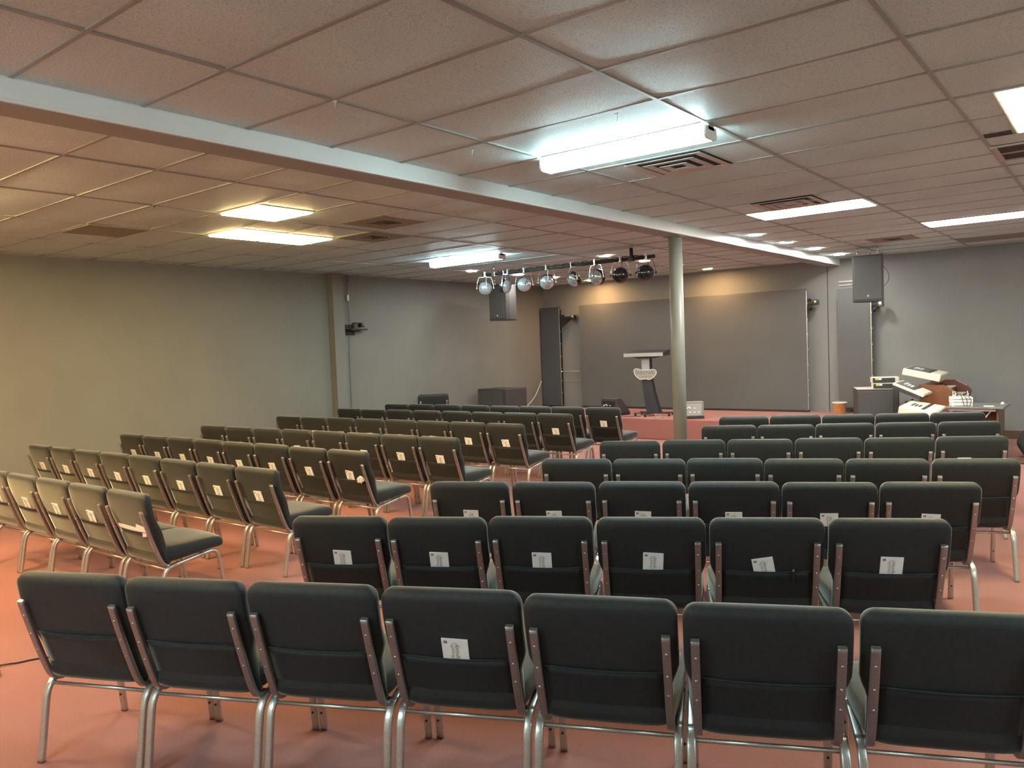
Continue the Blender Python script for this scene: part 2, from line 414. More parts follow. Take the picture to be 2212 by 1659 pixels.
def seat_bm():
    bm = bmesh.new(); rings = []
    #      y      halfw  zc     hz
    prof = [(0.115, 0.200, 0.428, 0.022), (0.118, 0.218, 0.425, 0.042), (0.128, 0.230, 0.422, 0.057), (0.15, 0.240, 0.421, 0.065), (0.20, 0.252, 0.424, 0.065), (0.28, 0.261, 0.429, 0.0625),
            (0.36, 0.267, 0.435, 0.059), (0.44, 0.270, 0.440, 0.055), (0.50, 0.270, 0.4405, 0.052), (0.545, 0.268, 0.437, 0.047), (0.567, 0.263, 0.432, 0.039), (0.578, 0.255, 0.428, 0.029), (0.583, 0.241, 0.425, 0.017)]
    for y, w, zc, hz in prof:
        pts = sring(0, zc, w, hz, 5.5, 40)
        rings.append([Vector((x, y, z + (0.004 * (1 - (x / w) ** 2) if z > zc else 0))) for x, z in pts])
    loft(bm, rings)
    return bm
def side_path():
    return [(0.072, 0.0), (0.084, 0.06), (0.100, 0.15), (0.117, 0.245), (0.128, 0.29), (0.144, 0.318), (0.170, 0.337), (0.21, 0.347), (0.30, 0.360), (0.40, 0.374), (0.455, 0.381), (0.49, 0.380), (0.516, 0.368), (0.531, 0.345), (0.541, 0.30), (0.555, 0.19), (0.568, 0.08), (0.577, 0.0)]
def smooth2(pts, k=3): return smooth_path([Vector((0, y, z)) for y, z in pts], k)

def make_chair():
    t = thing('church_chair', 'proto', 'chair')
    obj('seat', seat_bm(), 'fabric', t)
    bk = obj('backrest', back_bm(), 'fabric', t)
    # pocket on the rear face: a panel with a slightly sagging mouth
    bm = bmesh.new(); nx, nz = 14, 6; G = []
    for i in range(nx + 1):
        G.append([])
        for j in range(nz + 1):
            x = -0.212 + 0.424 * i / nx; top = 0.592 - 0.006 * math.sin(PI * i / nx)
            z = 0.372 + (top - 0.372) * j / nz
            out = 0.0045 + 0.007 * (j / nz) * math.sin(PI * i / nx)
            G[i].append((x, yr(z) - out, z))
    V = [[bm.verts.new(p) for p in r] for r in G]
    V2 = [[bm.verts.new((p[0], p[1] + 0.003, p[2])) for p in r] for r in G]
    for i in range(nx):
        for j in range(nz):
            bm.faces.new((V[i][j], V[i + 1][j], V[i + 1][j + 1], V[i][j + 1])).smooth = True
            bm.faces.new((V2[i][j], V2[i][j + 1], V2[i + 1][j + 1], V2[i + 1][j])).smooth = True
    for i in range(nx): bm.faces.new((V[i][nz], V[i + 1][nz], V2[i + 1][nz], V2[i][nz])); bm.faces.new((V[i][0], V2[i][0], V2[i + 1][0], V[i + 1][0]))
    for j in range(nz): bm.faces.new((V[0][j], V[0][j + 1], V2[0][j + 1], V2[0][j])); bm.faces.new((V[nx][j], V2[nx][j], V2[nx][j + 1], V[nx][j + 1]))
    sweep(bm, [(G[i][nz][0], G[i][nz][1] - 0.0005, G[i][nz][2] - 0.002) for i in range(nx + 1)], circ(0.0022, 6), 0, True, (0, 0, 1))
    obj('rear_pocket', bm, 'pocket', bk)
    SP = smooth2(side_path(), 3)
    cut1 = [i for i, p_ in enumerate(SP) if p_.y < 0.205][-1]; cut2 = [i for i, p_ in enumerate(SP) if p_.y < 0.42][-1]
    prof = rrect(0.0165, 0.011, 0.0075)
    for s in (-1, 1):
        X = s * 0.2560
        sh = lambda L: [Vector((X, p_.y, p_.z)) for p_ in L]
        bm = bmesh.new(); sweep(bm, sh(SP[:cut1 + 1]), prof); l1 = obj('leg', bm, 'frame', t)
        bm = bmesh.new(); sweep(bm, sh(SP[cut1:cut2 + 1]), prof); obj('seat_rail', bm, 'frame', t)
        bm = bmesh.new(); sweep(bm, sh(SP[cut2:]), prof)
        for zz in (0.24, 0.09):
            yy = 0.547 if zz > 0.2 else 0.566
            lathe(bm, [(0.0, -0.0015), (0.0055, -0.001), (0.0055, 0.002)], 8, 1, Matrix.Translation((X, yy - 0.0118, zz)) @ Matrix.Rotation(PI / 2, 4, 'X'))
        l2 = obj('leg', bm, ['frame', 'cap'], t)
        # back upright
        up_pts = [(0.762, -0.004 + 0.004), (0.745, 0.001 + 0.004), (0.68, 0.024), (0.59, 0.053), (0.51, 0.080), (0.45, 0.102), (0.405, 0.120), (0.372, 0.138), (0.350, 0.160), (0.342, 0.19), (0.343, 0.22)]
        pp = smooth_path([Vector((s * 0.2315, y - 0.003, z)) for z, y in [(a, b) for a, b in up_pts]], 3)
        bm = bmesh.new(); sweep(bm, pp[3:], rrect(0.0145, 0.009, 0.003, 2), 0, True)
        u = obj('back_upright', bm, 'upright', t)
        for z in (0.682, 0.597, 0.512):
            i = min(range(len(pp)), key=lambda k: abs(pp[k].z - z)); q = pp[i]
            tn = (pp[i + 1] - pp[i - 1]).normalized(); nr = Vector((0, tn.z, -tn.y)); nr = nr if nr.y < 0 else -nr
            T = Matrix.Translation(Vector((q.x, q.y, q.z)) + nr * 0.009) @ nr.to_track_quat('Z', 'Y').to_matrix().to_4x4()
            bm = bmesh.new(); lathe(bm, [(0.0052, -0.001), (0.0048, 0.0012), (0.003, 0.0026), (0.0, 0.003)], 10, 0, T); obj('screw', bm, 'screw', u)
    bm = bmesh.new(); tube(bm, [(-0.245, 0.158, 0.322), (0.245, 0.158, 0.322)], 0.0085, 10); obj('crossbar', bm, 'frame', t)
    bm = bmesh.new(); tube(bm, [(-0.245, 0.43, 0.372), (0.245, 0.43, 0.372)], 0.0085, 8); obj('crossbar', bm, 'frame', t)
    return t
proto = make_chair(); register(proto)
first = [True]
CH_LIST = []
def place_chair(x, y, deg, label, group, sc=(1, 1, 1)):
    if first[0]: o = proto; first[0] = False
    else: o = copy_tree(proto)
    o.location = (x, y, 0); o.rotation_euler = (0, 0, math.radians(deg)); o.scale = sc
    o['label'] = label
    if group: o['group'] = group
    elif 'group' in o: del o['group']
    CH_LIST.append(o); return o

# ------------------------------------------------------------------ booklet standing in a chair pocket
def make_booklet():
    """local: x across, z up along the backrest, rear (printed) side at -y"""
    t = thing('booklet', 'proto', 'booklet')
    bm = bmesh.new()
    # two leaves, slightly fanned open at the top
    for k, op in ((0, 0.0), (1, 0.006)):
        box(bm, -0.051, 0.051, -0.0006 + op * 0.2, 0.0006 + op * 0.2, 0, 0.132 - 0.001 * k)
    for v in bm.verts:
        if v.co.z > 0.1 and v.co.y > 0.0004: v.co.y += 0.004
    obj('pages', bm, 'paper', t)
    bm = bmesh.new(); box(bm, -0.042, -0.029, -0.0014, -0.0007, 0.112, 0.123)
    box(bm, -0.0375, -0.0335, -0.0017, -0.0008, 0.1155, 0.1195, 1)
    obj('corner_mark', bm, ['blueink', 'paper'], t)
    lg = text_obj('logo_lettering', 'ARENA', 0.0185, 'ink', t, (0.006, -0.0007, 0.077), (PI / 2, PI / 2, 0), 0.0003)
    l2 = text_obj('logo_lettering', 'CHURCH', 0.0125, 'ink', t, (-0.009, -0.0007, 0.077), (PI / 2, PI / 2, 0), 0.0003)
    bm = bmesh.new()
    for r in (0.034, 0.039):
        for s in (-1, 1):
            pts = [(0.0 + 0.55 * r * math.cos(PI / 2 + a), -0.0009, 0.077 + s * r * math.sin(PI / 2 + a)) for a in [(-1.0 + 2.0 * i / 10) for i in range(11)]]
            sweep(bm, pts, [(0.0008, 0.0002), (-0.0008, 0.0002), (-0.0008, -0.0002), (0.0008, -0.0002)], 0, False, (0, 1, 0))
    obj('logo_arcs', bm, 'ink', t)
    return t
bproto = make_booklet(); register(bproto); bfirst = [True]
def place_booklet(ch, label, group, dx=0.0, tilt=0.0, dz=0.0):
    if bfirst[0]: o = bproto; bfirst[0] = False
    else: o = copy_tree(bproto)
    z0 = 0.545 + dz
    lean = math.atan2(yr(0.52) - yr(0.64), 0.12)
    T = ch.matrix_basis @ Matrix.Translation((dx, yr(z0) - 0.0055, z0)) @ Matrix.Rotation(lean, 4, 'X') @ Matrix.Rotation(tilt, 4, 'Y')
    o.matrix_basis = T; o['label'] = label; o['group'] = group
    return o

ORD = ['first', 'second', 'third', 'fourth', 'fifth', 'sixth', 'seventh', 'eighth']
ROWS = {
 'r1': [(-3.514, 1.385, 23.2), (-2.99, 1.599, 24.2), (-2.480, 1.835, 25), (-1.977, 2.080, 24.6), (-1.458, 2.285, 23.4), (-0.938, 2.496, 24.5), (-0.428, 2.740, 23.5)],
 'r2': (26.9, [[-3.39, 2.727], [-2.887, 2.968], [-2.395, 3.225], [-1.896, 3.489], [-1.393, 3.740], [-0.89, 3.989]]),
 'r3': (25.3, [[-3.438, 3.86], [-2.931, 4.107], [-2.422, 4.355], [-1.917, 4.601], [-1.414, 4.841], [-0.91, 5.077]]),
 'r4': (23.6, [[-3.355, 5.018], [-2.857, 5.260], [-2.349, 5.480], [-1.842, 5.700], [-1.334, 5.925], [-0.820, 6.140]]),
 'r5': (25.7, [[-3.533, 6.163], [-3.03, 6.411], [-2.524, 6.657], [-2.016, 6.904], [-1.513, 7.150], [-1.012, 7.388]]),
 'r6': (25.8, [[-3.204, 7.609], [-2.707, 7.856], [-2.209, 8.10], [-1.709, 8.346], [-1.200, 8.580]]),
 'r7': (26.5, [[-3.43, 8.575], [-2.934, 8.822], [-2.438, 9.069], [-1.942, 9.316], [-1.446, 9.563]]),
 'l1': (0.9, [[-7.653, 2.493], [-7.088, 2.502], [-6.535, 2.512], [-5.97, 2.521], [-5.395, 2.531]]),
 'l2': (1.0, [[-9.442, 3.541], [-8.889, 3.552], [-8.336, 3.562], [-7.784, 3.572], [-7.228, 3.582], [-6.651, 3.592], [-6.075, 3.603], [-5.501, 3.613]]),
 'l3': (0.6, [[-9.569, 4.617], [-9.015, 4.623], [-8.462, 4.629], [-7.909, 4.635], [-7.356, 4.641], [-6.787, 4.647], [-6.209, 4.653], [-5.632, 4.659]]),
 'l4': (1.8, [[-9.465, 5.639], [-8.901, 5.656], [-8.334, 5.674], [-7.773, 5.691], [-7.208, 5.709], [-6.64, 5.726], [-6.085, 5.743], [-5.532, 5.761]]),
 'l5': (1.65, [[-9.633, 6.934], [-9.071, 6.95], [-8.512, 6.966], [-7.94, 6.982], [-7.375, 6.998], [-6.82, 7.014], [-6.263, 7.03], [-5.695, 7.047]]),
 'l6': (1.0, [[-9.774, 8.19], [-9.221, 8.199], [-8.662, 8.209], [-8.096, 8.219], [-7.528, 8.229], [-6.962, 8.239], [-6.406, 8.249], [-5.84, 8.259]]),
 'l7': (1.9, [[-9.67, 9.127], [-9.117, 9.145], [-8.556, 9.164], [-7.989, 9.183], [-7.425, 9.201], [-6.868, 9.22], [-6.304, 9.239], [-5.73, 9.258]]),
}
NUMR = {'1': 'nearest', '2': 'second', '3': 'third', '4': 'fourth', '5': 'fifth', '6': 'sixth', '7': 'farthest'}
BOOK = {'r1': {3: (0.005, 0.03, 0.0)}, 'r2': {0: (0.0, 0.05, 0), 1: (0, 0.03, 0), 2: (0.0, 0.02, 0), 3: (0.005, 0.05, 0.008), 4: (0.0, -0.18, -0.01), 5: (0.01, 0.02, 0.004)},
        'r3': {i: (0, random.uniform(-.04, .05), 0) for i in range(6)}, 'r5': {5: (-0.06, 0.0, 0.012)},
        'l1': {i: (0.0, random.uniform(-.1, .05), 0) for i in range(4)}, 'l2': {i: (0.0, random.uniform(-.08, .08), 0) for i in range(8)},
        'l3': {i: (0.0, random.uniform(-.06, .08), 0) for i in range(8)}, 'l4': {i: (0.0, random.uniform(-.06, .06), 0) for i in (0, 1, 2, 3, 5, 6, 7)},
        'l5': {i: (0.0, random.uniform(-.06, .06), 0) for i in range(8)}, 'l6': {7: (0, 0, 0)}, 'l7': {7: (0, 0.03, 0)}}
BYROW = {}
for key, val in ROWS.items():
    L = [(x, y, a) for x, y, a in val] if isinstance(val, list) else [(x, y, val[0] + random.uniform(-.5, .5)) for x, y in val[1]]
    side = 'right' if key[0] == 'r' else 'left'; n = len(L); rn = NUMR[key[1]]
    for i, (x, y, a) in enumerate(L):
        if side == 'right': pos = ORD[i] + ' from the left' if 0 < i < n - 1 else ('leftmost' if i == 0 else 'rightmost')
        else: pos = ('aisle-end' if i == n - 1 else (ORD[n - 1 - i] + ' from the aisle'))
        extra = ', holding a booklet' if i in BOOK.get(key, {}) else ''
        if key == 'l1' and i == 4: extra = ', holding papers'
        if ' from ' in pos: lab = 'black chair, %s in the %s row, %s block%s' % (pos, rn, side, extra)
        else: lab = 'black %s chair of the %s row, %s block%s' % (pos, rn, side, extra)
        ch = place_chair(x, y, a, lab, 'padded chairs, %s row of the %s block' % (rn, side))
        ch.scale = (1.0, 1, 1 + random.uniform(-.004, .004))
        BYROW[(key, i)] = ch
        if i in BOOK.get(key, {}):
            dx, ti, dz = BOOK[key][i]
            place_booklet(ch, 'white booklet, %s chair, %s row, %s block' % (pos, rn, side), 'booklets in the chair pockets', dx, ti, dz)

# loose papers in the pocket of the near aisle-end chair of the left block
ch = BYROW[('l1', 4)]
p = thing('loose_papers', 'wide cream papers sticking out of the near aisle-end chair pocket', 'papers')
p.matrix_basis = ch.matrix_basis @ Matrix.Translation((0, yr(0.54) - 0.0055, 0.54)) @ Matrix.Rotation(math.atan2(yr(0.52) - yr(0.64), 0.12), 4, 'X')
bm = bmesh.new(); prism(bm, [(-0.185, 0.02), (0.12, 0.0), (0.14, 0.075), (-0.185, 0.085)], -0.001, 0.0005); obj('large_sheet', bm, 'paper', p)
bm = bmesh.new(); prism(bm, [(0.05, 0.0), (0.165, 0.02), (0.185, 0.095), (0.08, 0.108), (0.06, 0.07)], -0.003, -0.0015); obj('folded_sheet', bm, 'paper', p)
# crumpled plastic wrap on the third left row
ch = BYROW[('l3', 7)]
bm = bmesh.new(); bmesh.ops.create_icosphere(bm, subdivisions=3, radius=0.04)
for v in bm.verts: v.co = Vector((v.co.x * 1.1, v.co.y * 0.25, v.co.z * 0.75)) * (1 + random.uniform(-.3, .3))
o = obj('plastic_wrapper', bm, 'plastic_wrap'); o.matrix_basis = ch.matrix_basis @ Matrix.Translation((0.155, yr(0.60) - 0.022, 0.598))
tag(o, 'crumpled clear plastic wrapper stuffed beside the upright of a left block chair', 'wrapper')
# pen in a pocket of the second right row
ch = BYROW[('r2', 4)]
p = thing('pen', 'black pen with a bright clip tucked in a right block chair pocket', 'pen')
p.matrix_basis = ch.matrix_basis @ Matrix.Translation((0.125, yr(0.56) - 0.010, 0.52)) @ Matrix.Rotation(0.25, 4, 'X')
bm = bmesh.new(); lathe(bm, [(0.0, 0), (0.0035, 0.004), (0.004, 0.082), (0.003, 0.09), (0.0, 0.091)], 10); obj('barrel', bm, 'cap', p)
bm = bmesh.new(); bevbox(bm, -0.006, 0.004, -0.007, -0.004, 0.078, 0.089, 0.001); obj('clip', bm, 'chrome', p)

# spare chair standing turned in the far left corner
place_chair(-9.95, 10.35, 52, 'single black chair standing turned away by the left wall, beyond the last row', None, (1.04, 1.04, 1.09))

# ------------------------------------------------------------------ ceiling lamps
def wrap_light(name, x0, x1, y0, y1, label, em='e_cool'):
    cx, cy = (x0 + x1) / 2, (y0 + y1) / 2
    t = thing(name, label, 'ceiling light', (cx, cy, CH - 0.004), 0, 'surface mounted fluorescent ceiling lights')
    L, Wd = (x1 - x0) / 2, (y1 - y0) / 2
    bm = bmesh.new(); bevbox(bm, -L, L, -Wd * 0.6, Wd * 0.6, -0.03, 0, 0.003); obj('housing', bm, 'fix', t)
    bm = bmesh.new(); pr = [(-Wd, -0.006), (-Wd, -0.062), (-Wd * 0.88, -0.076), (-Wd * 0.6, -0.08), (Wd * 0.6, -0.08), (Wd * 0.88, -0.076), (Wd, -0.062), (Wd, -0.006)]
    prism(bm, pr, -L + 0.012, L - 0.012, 'x')
    for f in bm.faces:
        f.normal_update()
        if abs(f.normal.z) < 0.5: f.material_index = 1
    obj('diffuser', bm, [em, 'e_coolside' if em == 'e_cool' else em], t)
    for s in (-1, 1):
        bm = bmesh.new(); pr2 = [(a * 1.03, b * 1.04) for a, b in pr]
        prism(bm, pr2, s * L - (0.014 if s > 0 else 0), s * L + (0 if s > 0 else 0.014), 'x'); obj('end_cap', bm, 'fix', t)
    return t
wrap_light('fluorescent_light', -3.27, -2.02, 4.57, 4.72, 'long cool-white fluorescent fixture hanging nearest the camera, right of the beam')
wrap_light('fluorescent_light', -8.24, -6.90, 8.60, 8.75, 'long cool-white fluorescent fixture behind the left rows, before the spotlight pipe')
wrap_light('fluorescent_light', -3.24, -2.02, -1.5, -1.28, 'added unseen cool-white fluorescent fixture on the ceiling behind the camera', 'e_side')  # unseen lamp added to light booklets and chair backs from behind
wrap_light('fluorescent_light', 1.6, 2.82, 2.1, 2.24, 'added unseen cool-white fluorescent fixture on the ceiling to the right of the camera', 'e_side')  # unseen lamp added for neutral light on the ceiling
wrap_light('fluorescent_light', 1.6, 2.82, 7.6, 7.74, 'added unseen cool-white fluorescent fixture beyond the right edge of the photo', 'e_side')  # second unseen lamp on the right, added to lift the ceiling
def panel(x0, x1, y0, y1, m, label, group='flat ceiling light panels'):
    cx, cy = (x0 + x1) / 2, (y0 + y1) / 2; a, b = (x1 - x0) / 2, (y1 - y0) / 2
    t = thing('light_panel', label, 'ceiling light', (cx, cy, CH - 0.004), 0, group)
    bm = bmesh.new(); f = 0.014
    box(bm, -a, a, -b, -b + f, -0.004, 0.03); box(bm, -a, a, b - f, b, -0.004, 0.03); box(bm, -a, -a + f, -b + f, b - f, -0.004, 0.03); box(bm, a - f, a, -b + f, b - f, -0.004, 0.03)
    obj('frame', bm, 'fix', t)
    bm = bmesh.new(); box(bm, -a + f, a - f, -b + f, b - f, -0.016 if m == 'e_warm' else -0.006, 0.006); obj('diffuser', bm, m, t)
    return t
panel(-6.50, -5.90, 4.075, 4.670, 'e_warm', 'square warm ceiling panel nearest the camera of the three over the left rows')
panel(-7.72, -7.12, 4.685, 5.280, 'e_warm', 'square warm ceiling panel touching another panel, the left one of the pair')
panel(-7.72, -7.12, 5.295, 5.890, 'e_warm', 'square warm ceiling panel touching another panel, the right one of the pair')
panel(-3.22, -2.04, 8.21, 8.79, 'e_white', 'long warm-white ceiling panel just ahead of the four round downlights')
panel(-2.00, -0.82, 10.65, 11.23, 'e_white', 'long warm-white ceiling panel nearest the right edge of the view')
panel(-0.60, 0.0, 5.17, 6.36, 'e_yel', 'bright yellow-edged ceiling panel cut by the right edge of the photo')
panel(-8.93, -8.33, 1.65, 2.24, 'e_warm', 'added unseen square warm ceiling panel over the left wall side, outside the photo')  # out-of-view panel added for warm light on the left floor
wrap_light('fluorescent_light', -7.7, -6.5, 1.35, 1.50, 'added unseen warm ceiling fixture left of the near left row, outside the photo', 'e_warmw')  # unseen fixture added for the warm glow on the left ceiling
wrap_light('fluorescent_light', -6.9, -5.7, 0.2, 0.35, 'added unseen warm ceiling fixture behind the near left row, outside the photo', 'e_warmw')  # another unseen fixture, added to warm the left rows from behind
def downlight(x, y, m, label, g):
    t = thing('downlight', label, 'ceiling light', (x, y, CH - 0.006), 0, g)
    bm = bmesh.new(); R = 0.098
    lathe(bm, [(R, 0.002), (R - 0.001, -0.007), (R - 0.012, -0.009), (R - 0.014, 0.0)], 28, close=False); obj('trim_ring', bm, 'fix', t)
    bm = bmesh.new(); lathe(bm, [(R - 0.0145, -0.002), (R - 0.016, -0.006)], 28); obj('lens', bm, m, t)
for i, y in enumerate((9.93, 11.11, 12.34, 13.63)):
    downlight(-3.76, y, 'e_down', 'round white downlight right of the beam, %s from the camera' % ORD[i], 'round downlights right of the beam')
for i, y in enumerate((10.21, 11.52, 12.63, 14.0)):
    downlight(-8.80, y, 'e_down' if i in (0, 1, 2) else 'e_or', 'round downlight of the line nearest the left wall, %s from the camera' % ORD[i], 'round downlights over the stage left')
for i, y in enumerate((10.26, 11.49, 12.67, 13.91)):
    downlight(-6.20, y, 'e_downw' if i < 3 else 'e_or', 'round downlight of the middle line by the post, %s from the camera' % ORD[i] if i < 3 else 'round orange downlight next to the back wall above the wide screen', 'round downlights in the middle line')

# ------------------------------------------------------------------ vents and ceiling plates
def louver(x0, x1, y0, y1, label, m1='vent', inner=1.0, steps=3):
    cx, cy = (x0 + x1) / 2, (y0 + y1) / 2; a, b = (x1 - x0) / 2, (y1 - y0) / 2
    t = thing('ceiling_vent', label, 'vent', (cx, cy, CH - 0.004), 0, 'square louvred air vents')
    if inner < 1:
        bm = bmesh.new(); bevbox(bm, -a, a, -b, b, -0.004, 0.004, 0.002); obj('panel_plate', bm, 'plate', t); a *= inner; b *= inner
    bm = bmesh.new(); box(bm, -a, a, -b, b, -0.006 if inner < 1 else 0.0, 0.002 if inner < 1 else 0.004); obj('dark_cavity', bm, 'ventdark', t)
    for k in range(steps):
        s = 1 - k / steps * 0.95; zz = -0.010 - 0.006 * k
        A, B = a * s, b * s; wd = min(a, b) * (0.20 if inner == 1 else 0.22)
        bm = bmesh.new()
        o_ = [(-A, -B, zz), (A, -B, zz), (A, B, zz), (-A, B, zz)]; i_ = [(-A + wd, -B + wd, zz - 0.022), (A - wd, -B + wd, zz - 0.022), (A - wd, B - wd, zz - 0.022), (-A + wd, B - wd, zz - 0.022)]
        if A - wd < 0.01 or B - wd < 0.01:
            box(bm, -A, A, -B, B, zz - 0.012, zz - 0.008)
        else:
            i_ = [(x, y, z + 0.026) for x, y, z in i_]; o2 = [(x, y, z - 0.002) for x, y, z in o_]; i2 = [(x, y, z - 0.002) for x, y, z in i_]
            vo, vi, v2, v3 = [[bm.verts.new(p_) for p_ in L_] for L_ in (o_, i_, o2, i2)]
            for j in range(4):
                q = (j + 1) % 4
                bm.faces.new((vo[j], vo[q], vi[q], vi[j])); bm.faces.new((v2[j], v3[j], v3[q], v2[q])); bm.faces.new((vo[j], v2[j], v2[q], vo[q])); bm.faces.new((vi[j], vi[q], v3[q], v3[j]))
        obj('louvre', bm, m1, t)
    return t
louver(-2.93, -2.34, 5.17, 5.75, 'square louvred vent beside the near cool-white fluorescent fixture')
louver(-2.93, -2.34, 7.60, 8.19, 'square vent touching the long warm-white panel near the downlights')
louver(-6.27, -5.67, 5.30, 5.89, 'grey plate with small dark vent right of the three square panels, the farther right one', 'plate', 0.42)
louver(-7.10, -6.52, 5.90, 6.49, 'grey plate with small dark vent close behind the touching pair of panels', 'plate', 0.42)
louver(-2.93, -2.34, 11.87, 12.46, 'beige plate with a dark register beside the hung right speaker', 'plate', 0.40)
for (x0, x1, y0, y1, lab) in ((-8.33, -7.73, 3.47, 4.06, 'plain grey plate in the ceiling above the left wall side'), (-2.0, -0.9, 13.10, 13.68, 'long grey plate in the ceiling next to the back wall')):
    bm = bmesh.new(); bevbox(bm, -(x1 - x0) / 2, (x1 - x0) / 2, -(y1 - y0) / 2, (y1 - y0) / 2, -0.008, 0.002, 0.002)
    tag(obj('ceiling_plate', bm, 'plate', None, ((x0 + x1) / 2, (y0 + y1) / 2, CH - 0.004)), lab, 'ceiling plate')
t = thing('return_air_grille', 'dark slotted air grille in the ceiling at the right edge', 'vent', (-0.30, 7.0, CH - 0.004))
bm = bmesh.new(); box(bm, -0.46, 0.5, -0.27, 0.27, -0.002, 0.003); obj('dark_cavity', bm, 'ventdark', t)
bm = bmesh.new()
box(bm, -0.50, 0.52, -0.30, -0.27, -0.010, 0.0); box(bm, -0.50, 0.52, 0.27, 0.30, -0.010, 0.0); box(bm, -0.50, -0.46, -0.27, 0.27, -0.010, 0.0); box(bm, -0.46, 0.5, -0.012, 0.012, -0.010, 0.0)
obj('grille_frame', bm, 'vent', t)
t = tag(obj('ceiling_slot', (lambda b: (box(b, -0.08, 0.08, -0.05, 0.05, -0.004, 0.003), b)[1])(bmesh.new()), 'ventdark', None, (-0.70, 6.30, CH - 0.006)), 'small black slot in the ceiling beside the yellow-edged panel', 'slot')
# hooks and bits hanging from the grid
def bit(x, y, lab, L=0.03, m='whitep'):
    bm = bmesh.new(); tube(bm, smooth_path([(0, 0, 0), (0.004, 0, -L * 0.5), (-0.004, 0.003, -L)], 4), 0.0022, 6); bevbox(bm, -0.012, 0.012, -0.006, 0.006, -0.006, 0.0, 0.001)
    tag(obj('ceiling_clip', bm, m, None, (x, y, CH - 0.004)), lab, 'clip', 'small clips hanging from the ceiling grid')
bit(-2.30, 3.99, 'pale clip hanging from the ceiling grid above the near fluorescent fixture', 0.045)
bit(-3.24, 2.73, 'thin pale clip hanging where grid bars cross, left of the near fluorescent')
bit(-3.42, 4.02, 'thin pale clip hanging from the grid beside the white beam')
bit(-6.50, 3.47, 'small dark clip hanging at a grid crossing in the warm lit ceiling', 0.02, 'cap')

# ------------------------------------------------------------------ spotlight pipe
t = thing('lighting_pipe', 'black horizontal pipe carrying eight spotlights, hung below the ceiling', 'pipe', (-6.58, 9.78, 2.905))
bm = bmesh.new(); tube(bm, [(-1.60, 0, 0), (1.46, 0, 0)], 0.024, 14); obj('pipe_tube', bm, 'black', t)
for x in (-1.38, 1.10):
    bm = bmesh.new(); bevbox(bm, x - 0.035, x + 0.035, -0.03, 0.03, -0.035, 0.035, 0.004); tube(bm, [(x, 0, 0.03), (x, 0, 0.147)], 0.013 if x < 0 else 0.026, 10); obj('hanger', bm, 'chromebrushed' if x < 0 else 'black', t)
for k in range(3):
    pts = [(-1.3 + 0.135 * i, 0.03 * math.cos(i * 1.7 + k * 2.1), 0.012 + 0.03 * math.sin(i * 1.7 + k * 2.1)) for i in range(20)]
    bm = bmesh.new(); tube(bm, smooth_path(pts, 3), 0.007, 6); obj('wrapped_cable', bm, 'black', t)
HEADS = [(-8.137, 'c', 0, 0.10), (-7.711, 'c', 62, 0.15), (-7.355, 'c', 8, 0.05), (-6.924, 'c', -8, 0.3), (-6.447, 'c', -70, 0.55), (-6.047, 'c', -48, 0.25), (-5.651, 'b', -6, 0.1), (-5.248, 'b', 0, 0.05)]
DESC = ['leftmost chrome-backed', 'second chrome-backed', 'third chrome-backed', 'fourth chrome-backed', 'fifth, sideways-turned chrome', 'sixth, sideways-turned chrome', 'black-backed, second from the right,', 'rightmost black-backed']
